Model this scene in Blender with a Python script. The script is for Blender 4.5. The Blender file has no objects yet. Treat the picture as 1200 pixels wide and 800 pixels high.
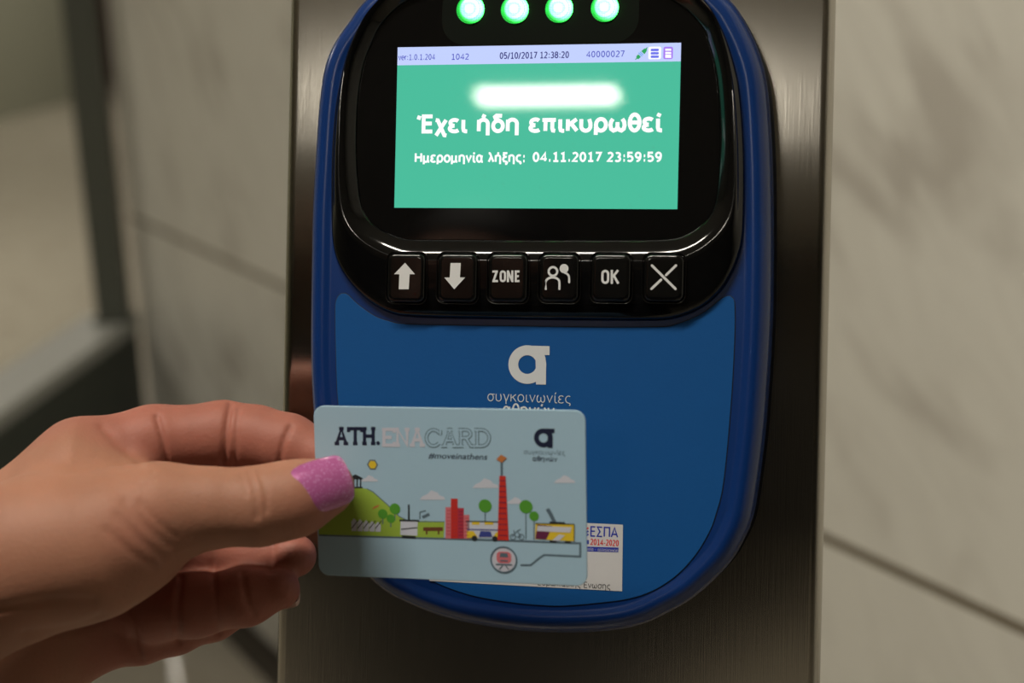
import bpy, bmesh, math, random
import numpy as np
from mathutils import Matrix, Vector

# ------------------------------------------------------------------ camera, exposure
sc = bpy.context.scene
C = sc.collection
FPX = 1750.0                                   # focal length in pixels of the 1200 x 800 frame
M = np.array([[0.99941421, 0.03422332, 0.0],
              [-0.00943322, 0.27547589, -0.96126170],
              [-0.03289756, 0.96069860, 0.27563736]])     # camera axes -> world axes
CAM = np.array([0.0, 0.0, 1400.0])             # eye of the camera, millimetres
cd = bpy.data.cameras.new('camera')
cam = bpy.data.objects.new('camera', cd); C.objects.link(cam)
cam.matrix_world = Matrix([[*M[0], 0.0], [*M[1], 0.0], [*M[2], 1.4], [0, 0, 0, 1]])
cd.sensor_fit = 'HORIZONTAL'; cd.sensor_width = 36.0; cd.lens = 36.0 * FPX / 1200
cd.clip_start = 0.02; cd.clip_end = 60
cd.dof.use_dof = True; cd.dof.focus_distance = 0.497; cd.dof.aperture_fstop = 7.0
sc.camera = cam
sc.view_settings.view_transform = 'Standard'; sc.view_settings.look = 'None'
sc.view_settings.gamma = 1.0; sc.view_settings.use_curve_mapping = False
sc.view_settings.exposure = 0.0
wd = bpy.data.worlds.new('world'); sc.world = wd; wd.use_nodes = True
wd.node_tree.nodes['Background'].inputs[0].default_value = (0.75, 0.72, 0.66, 1)
wd.node_tree.nodes['Background'].inputs[1].default_value = 0.02
LAMP_SCREEN = 105.0     # tube lamp mirrored in the display
LAMP_HALL = 75.0        # the other ceiling lamps
CEIL = 3000.0

# ------------------------------------------------------------------ materials
def srgb(r, g, b):
    f = lambda c: (c / 12.92 if c <= 0.04045 else ((c + 0.055) / 1.055) ** 2.4)
    return (f(r / 255), f(g / 255), f(b / 255), 1.0)
def mat(name, col, rough=0.5, metal=0.0, spec=0.5, emit=None, es=1.0, coat=0.0):
    m = bpy.data.materials.new(name); m.use_nodes = True
    b = m.node_tree.nodes['Principled BSDF']
    b.inputs['Base Color'].default_value = col
    b.inputs['Roughness'].default_value = rough
    b.inputs['Metallic'].default_value = metal
    b.inputs['Specular IOR Level'].default_value = spec
    if coat:
        b.inputs['Coat Weight'].default_value = coat; b.inputs['Coat Roughness'].default_value = 0.04
    if emit:
        b.inputs['Emission Color'].default_value = emit; b.inputs['Emission Strength'].default_value = es
    return m
def nd(m, t, **k):
    n = m.node_tree.nodes.new(t)
    for a, v in k.items(): setattr(n, a, v)
    return n
def lk(m, a, b): m.node_tree.links.new(a, b)
def pb(m): return m.node_tree.nodes['Principled BSDF']
def speckle(m, scale=600, amount=0.02, dist=0.0002):
    """fine moulded grain"""
    tc = nd(m, 'ShaderNodeTexCoord'); n = nd(m, 'ShaderNodeTexNoise'); n.inputs['Scale'].default_value = scale
    bp = nd(m, 'ShaderNodeBump'); bp.inputs['Strength'].default_value = amount; bp.inputs['Distance'].default_value = dist
    lk(m, tc.outputs['Object'], n.inputs['Vector']); lk(m, n.outputs[0], bp.inputs['Height']); lk(m, bp.outputs[0], pb(m).inputs['Normal'])
    return m

BLUE = speckle(mat('blue_plastic', (0.004, 0.030, 0.15, 1), 0.24, 0, 0.5), 500, 0.05)
PANEL = speckle(mat('blue_label_sheet', (0.005, 0.078, 0.275, 1), 0.55, 0, 0.2), 900, 0.15)
PIANO = mat('gloss_black_plastic', (0.0028, 0.0028, 0.003, 1), 0.09, 0, 0.5)
GLASS = mat('black_glass', (0.003, 0.003, 0.0032, 1), 0.04, 0, 0.35)
GAP = mat('dark_gasket', (0.004, 0.004, 0.006, 1), 0.6)
KEYW = mat('key_print', (0.72, 0.73, 0.74, 1), 0.5)
PRINT = mat('white_print', (0.62, 0.64, 0.66, 1), 0.5)
STICK = mat('white_sticker', (0.62, 0.61, 0.62, 1), 0.45)
STB = mat('sticker_blue', srgb(38, 55, 165), 0.45); STR = mat('sticker_red', srgb(215, 40, 40), 0.45); STK = mat('sticker_black', (0.02, 0.02, 0.02, 1), 0.5)
def glow(n, c, s=1.0): return mat(n, (0, 0, 0, 1), 0.03, 0, 0.35, c, s)
SCR = glow('screen_green', srgb(76, 190, 157)); BAR = glow('screen_bar', srgb(196, 210, 255)); SWH = glow('screen_white', (1, 1, 1, 1), 1.05)
SIN = glow('screen_ink', srgb(62, 64, 190)); SIB = glow('screen_dark_ink', srgb(45, 40, 120)); SIG = glow('screen_icon_green', srgb(50, 165, 95))
SIP = glow('screen_icon_purple', srgb(170, 125, 245)); SIV = glow('screen_icon_violet', srgb(112, 118, 240)); SIC = glow('screen_icon_blue', srgb(110, 175, 235))

STEEL = mat('brushed_steel', (0.50, 0.475, 0.43, 1), 0.30, 1.0)
def _steel(m):
    b = pb(m); b.inputs['Anisotropic'].default_value = 0.8; b.inputs['Anisotropic Rotation'].default_value = 0.0
    tg = nd(m, 'ShaderNodeTangent'); tg.direction_type = 'UV_MAP'; tg.uv_map = 'uv'; lk(m, tg.outputs[0], b.inputs['Tangent'])
    tc = nd(m, 'ShaderNodeTexCoord'); mp = nd(m, 'ShaderNodeMapping'); mp.inputs['Scale'].default_value = (2600, 38, 38)
    n = nd(m, 'ShaderNodeTexNoise'); n.inputs['Scale'].default_value = 1.0; n.inputs['Detail'].default_value = 4
    lk(m, tc.outputs['Object'], mp.inputs[0]); lk(m, mp.outputs[0], n.inputs['Vector'])
    r = nd(m, 'ShaderNodeMapRange'); r.inputs[3].default_value = 0.15; r.inputs[4].default_value = 0.20
    lk(m, n.outputs[0], r.inputs[0]); lk(m, r.outputs[0], b.inputs['Roughness'])
    bp = nd(m, 'ShaderNodeBump'); bp.inputs['Strength'].default_value = 0.10; bp.inputs['Distance'].default_value = 0.0002
    lk(m, n.outputs[0], bp.inputs['Height']); lk(m, bp.outputs[0], b.inputs['Normal'])
_steel(STEEL)

def marble(name, base, vein, rough, joint=None):
    """veined marble; joint = (height, pitch, along, along pitch, half width) of the mortar lines, metres in object space"""
    m = mat(name, base, rough, 0, 0.4); b = pb(m)
    tc = nd(m, 'ShaderNodeTexCoord')
    mr = nd(m, 'ShaderNodeMapping'); mr.inputs['Rotation'].default_value = (0, math.radians(-48), 0); lk(m, tc.outputs['Object'], mr.inputs[0])
    mp = nd(m, 'ShaderNodeMapping'); mp.inputs['Scale'].default_value = (0.8, 1.0, 2.6); lk(m, mr.outputs[0], mp.inputs[0])
    n1 = nd(m, 'ShaderNodeTexNoise'); n1.inputs['Scale'].default_value = 2.4; n1.inputs['Detail'].default_value = 7; n1.inputs['Distortion'].default_value = 0.9
    n2 = nd(m, 'ShaderNodeTexNoise'); n2.inputs['Scale'].default_value = 4.0; n2.inputs['Detail'].default_value = 5; n2.inputs['Distortion'].default_value = 1.4
    n3 = nd(m, 'ShaderNodeTexNoise'); n3.inputs['Scale'].default_value = 4.5; n3.inputs['Detail'].default_value = 3
    for n in (n1, n2): lk(m, mp.outputs[0], n.inputs['Vector'])
    lk(m, tc.outputs['Object'], n3.inputs['Vector'])
    # veins sit where the noise crosses its middle
    def vein_of(n, w):
        s = nd(m, 'ShaderNodeMath', operation='SUBTRACT'); s.inputs[1].default_value = 0.5; lk(m, n.outputs[0], s.inputs[0])
        a = nd(m, 'ShaderNodeMath', operation='ABSOLUTE'); lk(m, s.outputs[0], a.inputs[0])
        r = nd(m, 'ShaderNodeMapRange'); r.inputs[1].default_value = 0; r.inputs[2].default_value = w; r.inputs[3].default_value = 1; r.inputs[4].default_value = 0
        r.interpolation_type = 'SMOOTHSTEP'; lk(m, a.outputs[0], r.inputs[0]); return r.outputs[0]
    v1 = vein_of(n1, 0.09); v2 = vein_of(n2, 0.09)
    # veins fade in and out
    p = nd(m, 'ShaderNodeMapRange'); p.inputs[1].default_value = 0.46; p.inputs[2].default_value = 0.64; lk(m, n3.outputs[0], p.inputs[0])
    a = nd(m, 'ShaderNodeMath', operation='MULTIPLY'); lk(m, v1, a.inputs[0]); lk(m, p.outputs[0], a.inputs[1])
    c = nd(m, 'ShaderNodeMath', operation='MULTIPLY'); lk(m, v2, c.inputs[0]); c.inputs[1].default_value = 0.14
    s = nd(m, 'ShaderNodeMath', operation='ADD', use_clamp=True); lk(m, a.outputs[0], s.inputs[0]); lk(m, c.outputs[0], s.inputs[1])
    q = nd(m, 'ShaderNodeMath', operation='MULTIPLY'); lk(m, s.outputs[0], q.inputs[0]); q.inputs[1].default_value = 0.52
    mx = nd(m, 'ShaderNodeMix', data_type='RGBA'); mx.inputs['A'].default_value = base; mx.inputs['B'].default_value = vein
    lk(m, q.outputs[0], mx.inputs['Factor']); out = mx.outputs['Result']
    if joint:
        sx = nd(m, 'ShaderNodeSeparateXYZ'); lk(m, tc.outputs['Object'], sx.inputs[0])
        h, ph, al, pa, hw = joint; lines = []
        for ax, o, pit in (('Z', h, ph), ('X', al, pa)):
            d = nd(m, 'ShaderNodeMath', operation='SUBTRACT'); lk(m, sx.outputs[ax], d.inputs[0]); d.inputs[1].default_value = o - pit / 2
            w = nd(m, 'ShaderNodeMath', operation='FLOORED_MODULO'); lk(m, d.outputs[0], w.inputs[0]); w.inputs[1].default_value = pit
            e = nd(m, 'ShaderNodeMath', operation='SUBTRACT'); lk(m, w.outputs[0], e.inputs[0]); e.inputs[1].default_value = pit / 2
            g = nd(m, 'ShaderNodeMath', operation='ABSOLUTE'); lk(m, e.outputs[0], g.inputs[0])
            l = nd(m, 'ShaderNodeMath', operation='LESS_THAN'); lk(m, g.outputs[0], l.inputs[0]); l.inputs[1].default_value = hw
            lines.append(l.outputs[0])
        t = nd(m, 'ShaderNodeMath', operation='MAXIMUM'); lk(m, lines[0], t.inputs[0]); lk(m, lines[1], t.inputs[1])
        m2 = nd(m, 'ShaderNodeMix', data_type='RGBA'); lk(m, t.outputs[0], m2.inputs['Factor']); lk(m, out, m2.inputs['A'])
        m2.inputs['B'].default_value = srgb(112, 100, 80); out = m2.outputs['Result']
    lk(m, out, b.inputs['Base Color'])
    return m
MWALL = marble('marble_wall', (0.80, 0.785, 0.72, 1), (0.36, 0.32, 0.28, 1), 0.35, (0.815, 1.2, 1.95, 2.4, 0.005))
MFLOOR = marble('marble_floor', (0.50, 0.455, 0.375, 1), (0.36, 0.31, 0.25, 1), 0.16)
def plaster(name, col, rough=0.7):
    return speckle(mat(name, col, rough), 40, 0.1, 0.002)
GREY = plaster('grey_green_paint', (0.33, 0.335, 0.26, 1), 0.6); CEILM = plaster('ceiling_panel_paint', (0.62, 0.60, 0.55, 1))
DARKW = plaster('dark_brown_paint', (0.03, 0.018, 0.014, 1)); HALLW = plaster('dim_hall_paint', (0.10, 0.093, 0.082, 1))
SKIRT = plaster('dark_stone_skirting', (0.045, 0.036, 0.028, 1), 0.4); GREENM = plaster('dark_green_metal', (0.042, 0.052, 0.042, 1), 0.45)
CAPM = plaster('pale_grey_stone', (0.42, 0.43, 0.41, 1), 0.45); POSTM = plaster('grey_green_metal', (0.10, 0.108, 0.09, 1), 0.4)
REDM = plaster('red_brown_door', (0.06, 0.016, 0.009, 1), 0.5)
LAMPW = mat('lamp_housing', (0.7, 0.7, 0.68, 1), 0.5)

# ------------------------------------------------------------------ building helpers
S = 0.001
def tag(o, label=None, cat=None, group=None, kind=None):
    if label: o['label'] = label
    if cat: o['category'] = cat
    if group: o['group'] = group
    if kind: o['kind'] = kind
    return o
def link(name, me, m, parent=None, smooth=False):
    o = bpy.data.objects.new(name, me); C.objects.link(o)
    if m: me.materials.clear(); me.materials.append(m)
    if smooth:
        for p in me.polygons: p.use_smooth = True
    if parent: o.parent = parent
    return o
def mesh(name, vs, fs, m, parent=None, smooth=False):
    """vertices in millimetres"""
    me = bpy.data.meshes.new(name); me.from_pydata([tuple(float(c) * S for c in v) for v in vs], [], fs)
    me.validate(); bm = bmesh.new(); bm.from_mesh(me); bmesh.ops.recalc_face_normals(bm, faces=bm.faces); bm.to_mesh(me); bm.free()
    return link(name, me, m, parent, smooth)
def auto(o, deg=35):
    me = o.data
    for p in me.polygons: p.use_smooth = True
    me.set_sharp_from_angle(angle=math.radians(deg))
    w = o.modifiers.new('face weighted normals', 'WEIGHTED_NORMAL'); w.keep_sharp = True; w.weight = 100; return o
def empty(name, R, t):
    """a thing's own frame: columns of R are its axes, t its place in millimetres (world)"""
    o = bpy.data.objects.new(name, None); C.objects.link(o); o.empty_display_size = 0.02
    o.matrix_world = Matrix([[*R[i], t[i] * S] for i in range(3)] + [[0, 0, 0, 1]]); return o
def rot(rx, ry, rz):
    cx, sx, cy, sy, cz, sz = math.cos(rx), math.sin(rx), math.cos(ry), math.sin(ry), math.cos(rz), math.sin(rz)
    return np.array([[cz, -sz, 0], [sz, cz, 0], [0, 0, 1.]]) @ np.array([[1., 0, 0], [0, cx, -sx], [0, sx, cx]]) @ np.array([[cy, 0, sy], [0, 1., 0], [-sy, 0, cy]])
class Frame:
    """an object's own flat frame (u right, v up, w out of its face, millimetres)"""
    def __init__(s, r, t):
        s.R = M @ rot(*r); s.t = M @ np.array(t) + CAM
    def at(s, px, py, w=0.0):
        """where the line of sight through a measured image point meets the plane at height w over the face"""
        d = M @ np.array([(px - 600) / FPX, -(py - 400) / FPX, -1.0]); n = s.R[:, 2]
        k = ((s.t + w * n - CAM) @ n) / (d @ n)
        q = s.R.T @ (CAM + k * d - s.t); return np.array([q[0], q[1]])
    def scale(s, px, py, w=0.0):
        return np.linalg.norm(s.at(px + 1, py, w) - s.at(px - 1, py, w)) / 2
DEV = Frame((0.00544422, -0.19799292, -0.02223528), (7.74236828, 70.8205585, -493.690957))
CARD = Frame((0.11748872, -0.21324994, 0.01748291), (-19.479687, -47.088297, -458.558677))

def spline(pts, n, closed=True):
    """Catmull-Rom through the points, n even steps along it"""
    P = [np.array(p, float) for p in pts]; out = []; L = len(P)
    for i in range(L if closed else L - 1):
        if closed: a, b, c, d = P[i - 1], P[i], P[(i + 1) % L], P[(i + 2) % L]
        else: a, b, c, d = P[max(i - 1, 0)], P[i], P[i + 1], P[min(i + 2, L - 1)]
        for k in range(12):
            t = k / 12
            out.append(0.5 * (2 * b + (c - a) * t + (2 * a - 5 * b + 4 * c - d) * t * t + (3 * b - a - 3 * c + d) * t ** 3))
    if closed: out.append(out[0])
    out = np.array(out); s = np.concatenate([[0], np.cumsum(np.linalg.norm(np.diff(out, axis=0), axis=1))])
    q = np.linspace(0, s[-1], n, endpoint=not closed)
    return np.stack([np.interp(q, s, out[:, k]) for k in range(out.shape[1])], 1)
def by_angle(pts, c, n):
    """closed outline resampled at even angles round c, counter-clockwise"""
    p = spline(pts, 900); a = np.unwrap(np.arctan2(p[:, 1] - c[1], p[:, 0] - c[0])); r = np.hypot(p[:, 0] - c[0], p[:, 1] - c[1])
    a = np.mod(a, 2 * np.pi); o = np.argsort(a); a, r = a[o], r[o]
    q = np.linspace(0, 2 * np.pi, n, endpoint=False); rr = np.interp(q, np.concatenate([a - 2 * np.pi, a, a + 2 * np.pi]), np.tile(r, 3))
    return np.stack([c[0] + rr * np.cos(q), c[1] + rr * np.sin(q)], 1)
def inset(P, d):
    t = np.roll(P, -1, 0) - np.roll(P, 1, 0); t /= np.linalg.norm(t, axis=1)[:, None]
    for _ in range(3): t = (np.roll(t, 1, 0) + 2 * t + np.roll(t, -1, 0)); t /= np.linalg.norm(t, axis=1)[:, None]
    return P + (d[:, None] if isinstance(d, np.ndarray) else d) * np.stack([-t[:, 1], t[:, 0]], 1)
def loft(name, rings, m, parent, cap0=False, cap1=False, deg=40):
    """rings = [(outline Nx2, w)]"""
    n = len(rings[0][0]); vs = []; fs = []
    for P, w in rings:
        for p in P: vs.append((p[0], p[1], w if np.isscalar(w) else 0))
    for k in range(len(rings) - 1):
        for i in range(n):
            j = (i + 1) % n; fs.append((k * n + i, k * n + j, (k + 1) * n + j, (k + 1) * n + i))
    if cap0: fs.append(tuple(reversed(range(n))))
    if cap1: fs.append(tuple(range((len(rings) - 1) * n, len(rings) * n)))
    return auto(mesh(name, vs, fs, m, parent), deg)
def rrect(cx, cy, w, h, r, k=7):
    P = []
    for sx, sy, a0 in ((1, 1, 0), (-1, 1, 90), (-1, -1, 180), (1, -1, 270)):
        for i in range(k + 1):
            a = math.radians(a0 + 90 * i / k); P.append((cx + sx * (w / 2 - r) + r * math.cos(a), cy + sy * (h / 2 - r) + r * math.sin(a)))
    return np.array(P)
def circ(cx, cy, r, n=32): return np.array([(cx + r * math.cos(2 * math.pi * i / n), cy + r * math.sin(2 * math.pi * i / n)) for i in range(n)])
class Flat:
    """flat printed shapes of one colour on a frame, at height w; points are measured image points"""
    def __init__(s, fr, w): s.f, s.w, s.v, s.q = fr, w, [], []
    def lift(s): s.k = getattr(s, 'k', 0) + 1; return s.w + 0.004 * (s.k % 7)
    def mm(s, pts):
        h = s.lift(); b = len(s.v); s.v += [(p[0], p[1], h) for p in pts]; s.q.append(tuple(range(b, b + len(pts)))); return s
    def poly(s, pts): return s.mm([s.f.at(x, y, s.w) for x, y in pts])
    def rect(s, x0, y0, x1, y1): return s.poly([(x0, y1), (x1, y1), (x1, y0), (x0, y0)])
    def disc(s, x, y, r, n=28): c = s.f.at(x, y, s.w); return s.mm(circ(c[0], c[1], r * s.f.scale(x, y, s.w), n))
    def strip(s, A, B):
        h = s.lift(); b = len(s.v); n = len(A); s.v += [(p[0], p[1], h) for p in A] + [(p[0], p[1], h) for p in B]
        for i in range(n - 1): s.q.append((b + i, b + i + 1, b + n + i + 1, b + n + i))
        return s
    def line(s, pts, wd, px=True, cap=False):
        """ribbon wd pixels wide"""
        P = np.array([s.f.at(x, y, s.w) for x, y in pts]) if px else np.array(pts); h = wd / 2 * (s.f.scale(*pts[0], s.w) if px else 1)
        T = np.zeros_like(P); T[1:] += (P[1:] - P[:-1]) / np.linalg.norm(P[1:] - P[:-1], axis=1)[:, None]; T[:-1] += (P[1:] - P[:-1]) / np.linalg.norm(P[1:] - P[:-1], axis=1)[:, None]
        k = np.linalg.norm(T, axis=1); T /= k[:, None]; N = np.stack([-T[:, 1], T[:, 0]], 1) * (2 / np.maximum(k, 1.2))[:, None]
        N[0] /= 2 if k[0] < 1.5 else 1; N[-1] /= 2 if k[-1] < 1.5 else 1
        N[0] = N[0] / np.linalg.norm(N[0]); N[-1] = N[-1] / np.linalg.norm(N[-1])
        s.strip(P + N * h, P - N * h)
        if cap:
            for e in (P[0], P[-1]): s.mm(circ(e[0], e[1], h, 14))
        return s
    def ring(s, x, y, r0, r1, n=40, a0=0, a1=360):
        c = s.f.at(x, y, s.w); k = s.f.scale(x, y, s.w); A = []; B = []
        for i in range(n + 1):
            a = math.radians(a0 + (a1 - a0) * i / n); A.append((c[0] + r0 * k * math.cos(a), c[1] + r0 * k * math.sin(a))); B.append((c[0] + r1 * k * math.cos(a), c[1] + r1 * k * math.sin(a)))
        return s.strip(A, B)
    def build(s, name, m, parent):
        me = bpy.data.meshes.new(name); me.from_pydata([tuple(c * S for c in v) for v in s.v], [], s.q)
        bm = bmesh.new(); bm.from_mesh(me)
        for f in bm.faces:
            f.normal_update()
            if f.normal.z < 0: f.normal_flip()
        bmesh.ops.triangulate(bm, faces=[f for f in bm.faces if len(f.verts) > 4]); bm.to_mesh(me); bm.free()
        return link(name, me, m, parent)
def text(name, s, fr, w, box, m, parent, bold=0.0, shear=0.0, space=1.0):
    """lettering fitted to the measured box (x0, y0, x1, y1) its ink fills"""
    cu = bpy.data.curves.new(name, 'FONT'); cu.body = s; cu.size = 1.0; cu.offset = bold; cu.shear = shear; cu.space_character = space
    cu.resolution_u = 5; cu.fill_mode = 'FRONT'
    ob = bpy.data.objects.new(name, cu); C.objects.link(ob); bpy.context.view_layer.update()
    me = bpy.data.meshes.new_from_object(ob.evaluated_get(bpy.context.evaluated_depsgraph_get()))
    bpy.data.objects.remove(ob); bpy.data.curves.remove(cu)
    v = np.array([x.co[:] for x in me.vertices]); lo, hi = v.min(0), v.max(0)
    x0, y0, x1, y1 = box; c = fr.at((x0 + x1) / 2, (y0 + y1) / 2, w)
    W = np.linalg.norm(fr.at(x1, (y0 + y1) / 2, w) - fr.at(x0, (y0 + y1) / 2, w)); H = np.linalg.norm(fr.at((x0 + x1) / 2, y0, w) - fr.at((x0 + x1) / 2, y1, w))
    for x in me.vertices:
        x.co = ((c[0] + ((x.co.x - lo[0]) / (hi[0] - lo[0]) - 0.5) * W) * S, (c[1] + ((x.co.y - lo[1]) / (hi[1] - lo[1]) - 0.5) * H) * S, w * S)
    me.name = name
    return link(name, me, m, parent)
def _E(cx, cy, rx, ry, a0=0, a1=360, n=0):
    n = n or max(6, int(abs(a1 - a0) / 12)); return [(cx + rx * math.cos(math.radians(a0 + (a1 - a0) * i / n)), cy + ry * math.sin(math.radians(a0 + (a1 - a0) * i / n))) for i in range(n + 1)]
def _o(cx, cy, rx, ry): return _E(cx, cy, rx, ry, -90, 285, 34)
_AC = [(.27, .64), (.34, .80)]
_om = [(.17, .55), (.09, .42), (.065, .25), (.10, .08), (.20, .0), (.30, .04), (.37, .16), (.37, .40)]
GL = {  # strokes of the letters: baseline 0, x-height .55, capitals .73; (advance, strokes)
    'ο': (.60, [_o(.30, .275, .225, .275)]), 'ε': (.52, [_E(.28, .41, .19, .14, 35, 270), _E(.28, .135, .215, .135, 90, 325)]),
    'ι': (.32, [[(.12, .55), (.12, .14), (.15, .03), (.22, .0), (.30, .0)]]), 'η': (.62, [[(.09, .55), (.09, 0)], [(.09, .33)] + _E(.29, .35, .2, .2, 165, 0) + [(.49, -.2)]]),
    'Ε': (.60, [[(.51, .73), (.11, .73), (.11, 0), (.51, 0)], [(.11, .385), (.48, .385)]]), 'χ': (.56, [[(.02, .55), (.12, .53), (.42, -.18), (.52, -.2)], [(.49, .55), (.05, -.2)]]),
    'δ': (.60, [_o(.29, .25, .215, .25), [(.36, .49), (.18, .60), (.15, .68), (.22, .745), (.46, .73)]]), 'π': (.66, [[(.03, .52), (.62, .52)], [(.17, .52), (.17, 0)], [(.47, .52), (.47, .12), (.50, .02), (.60, .0)]]),
    'κ': (.56, [[(.10, .55), (.10, 0)], [(.48, .55), (.13, .27)], [(.24, .35), (.50, 0)]]), 'υ': (.60, [[(.09, .55), (.09, .24)] + _E(.29, .22, .2, .22, 180, 360) + [(.485, .36), (.43, .55)]]),
    'ρ': (.62, [_o(.31, .275, .215, .275), [(.095, .30), (.095, -.2)]]), 'ω': (.78, [_om, [(.74 - x, y) for x, y in _om]]), 'θ': (.58, [_o(.29, .375, .21, .375), [(.09, .375), (.49, .375)]]),
    'Η': (.72, [[(.11, .73), (.11, 0)], [(.61, .73), (.61, 0)], [(.11, .385), (.61, .385)]]), 'μ': (.66, [[(.10, .55), (.10, -.2)], [(.10, .24)] + _E(.28, .19, .18, .19, 180, 350) + [(.47, .55)], [(.47, .14), (.50, .02), (.60, 0)]]),
    'ν': (.54, [[(.05, .55), (.26, .02), (.47, .55)]]), 'α': (.66, [_o(.27, .275, .2, .275), [(.51, .55), (.46, .28), (.48, .06), (.53, 0), (.60, 0)]]),
    'λ': (.55, [[(.04, .73), (.13, .73), (.19, .66), (.47, 0)], [(.28, .46), (.06, 0)]]), 'ξ': (.52, [[(.07, .73), (.46, .73)], [(.42, .72), (.20, .68), (.14, .57), (.22, .44), (.42, .42)], [(.36, .42), (.15, .36), (.09, .22), (.17, .05), (.38, .0), (.45, -.07), (.40, -.17), (.28, -.19)]]),
    'ς': (.52, [_E(.31, .285, .225, .265, 55, 235) + [(.30, .02), (.42, -.02), (.45, -.10), (.38, -.19)]]), 'σ': (.62, [_o(.29, .265, .215, .265), [(.29, .52), (.60, .52)]]),
    'γ': (.54, [[(.03, .54), (.10, .52), (.27, .02)], [(.49, .55), (.27, 0), (.27, -.2)]]), 'τ': (.48, [[(.03, .52), (.45, .52)], [(.22, .52), (.22, .12), (.27, .0), (.36, .0)]]),
    'Σ': (.62, [[(.54, .73), (.09, .73), (.34, .375), (.09, 0), (.56, 0)]]), 'Π': (.72, [[(.11, 0), (.11, .73), (.60, .73), (.60, 0)]]), 'Α': (.66, [[(.04, 0), (.33, .74), (.62, 0)], [(.14, .22), (.52, .22)]]),
    '0': (.64, [_o(.31, .365, .205, .365)]), '1': (.62, [[(.12, .63), (.32, .72), (.32, 0)], [(.10, 0), (.54, 0)]]), '2': (.62, [[(.09, .66)] + _E(.29, .53, .2, .2, 100, -30) + [(.10, .0), (.52, 0)]]),
    '3': (.62, [_E(.28, .545, .19, .175, 140, -90), _E(.27, .18, .22, .195, 90, -145)]), '4': (.64, [[(.43, 0), (.43, .73), (.07, .19), (.57, .19)]]), '5': (.62, [[(.49, .73), (.13, .73), (.12, .40)] + _E(.27, .215, .225, .22, 130, -140)]),
    '6': (.64, [_o(.32, .22, .2, .22), _E(.40, .30, .28, .43, 80, 190)]), '7': (.62, [[(.08, .73), (.52, .73), (.22, 0)]]), '8': (.64, [_o(.31, .55, .18, .175), _o(.31, .19, .215, .195)]),
    '9': (.64, [_o(.31, .51, .2, .22), _E(.23, .43, .28, .43, -100, 10)]), '.': (.34, [[(.10, .06), (.22, .06)]]), ':': (.36, [[(.12, .06), (.24, .06)], [(.12, .46), (.24, .46)]]), '/': (.40, [[(.03, -.08), (.33, .73)]]), '-': (.40, [[(.06, .26), (.34, .26)]]),
    'v': (.52, [[(.04, .55), (.25, 0), (.46, .55)]]), 'e': (.58, [[(.08, .28), (.50, .28)] + _E(.29, .275, .21, .275, 2, 310)]), 'r': (.40, [[(.10, .55), (.10, 0)], [(.10, .34), (.18, .50), (.38, .53)]]), ' ': (.34, [])}
for a_, b_ in ('ίι', 'ήη', 'άα', 'ύυ', 'ώω'):
    dx = {'ι': -.15, 'η': .0, 'α': .0, 'υ': .0, 'ω': .08}[b_]; GL[a_] = (GL[b_][0], GL[b_][1] + [[(x + dx, y) for x, y in _AC]])
GL['Έ'] = (.60, GL['Ε'][1] + [[(-.13, .58), (-.07, .76)]]); GL['ϊ'] = (.32, GL['ι'][1] + [[(.0, .68), (.1, .68)], [(.18, .68), (.28, .68)]])
def stroke_text(name, s, fr, w, box, m, parent, sw=0.10, gap=0.0):
    """lettering drawn as strokes sw em thick, fitted to the measured box its ink fills"""
    x = 0.0; ST = []
    for ch in s:
        adv, sts = GL[ch]; ST += [[(px + x, py) for px, py in q] for q in sts]; x += adv + gap + sw * 0.18
    al = np.array([p for q in ST for p in q]); lo_, hi_ = al.min(0) - sw / 2, al.max(0) + sw / 2
    x0, y0, x1, y1 = box; c = fr.at((x0 + x1) / 2, (y0 + y1) / 2, w)
    W = np.linalg.norm(fr.at(x1, (y0 + y1) / 2, w) - fr.at(x0, (y0 + y1) / 2, w)); H = np.linalg.norm(fr.at((x0 + x1) / 2, y0, w) - fr.at((x0 + x1) / 2, y1, w))
    k = np.array([W, H]) / (hi_ - lo_); f = Flat(fr, w)
    for q in ST:
        wd = sw * (k[0] * k[1]) ** 0.5 * (1.3 if len(q) == 2 and abs(q[0][1] - q[1][1]) < .01 and abs(q[0][0] - q[1][0]) < .13 else 1)
        f.line([tuple(c + ((np.array(p) - lo_) - (hi_ - lo_) / 2) * k) for p in q], wd, px=False)
    return f.build(name, m, parent)
def prism(name, poly, z0, z1, m, parent=None):
    """upright solid over a floor outline (millimetres, world)"""
    n = len(poly); vs = [(x, y, z0) for x, y in poly] + [(x, y, z1) for x, y in poly]
    fs = [tuple(range(n))[::-1], tuple(range(n, 2 * n))] + [(i, (i + 1) % n, n + (i + 1) % n, n + i) for i in range(n)]
    return mesh(name, vs, fs, m, parent)
def box(name, c, s, m, parent=None, bev=0.0, rz=0.0):
    bm = bmesh.new(); bmesh.ops.create_cube(bm, size=1.0)
    bmesh.ops.scale(bm, vec=[x * S for x in s], verts=bm.verts)
    if bev: bmesh.ops.bevel(bm, geom=list(bm.edges), offset=bev * S, segments=3, profile=0.5, affect='EDGES')
    bmesh.ops.rotate(bm, matrix=Matrix.Rotation(rz, 3, 'Z'), verts=bm.verts); bmesh.ops.translate(bm, vec=[x * S for x in c], verts=bm.verts)
    me = bpy.data.meshes.new(name); bm.to_mesh(me); bm.free(); return link(name, me, m, parent)

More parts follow.
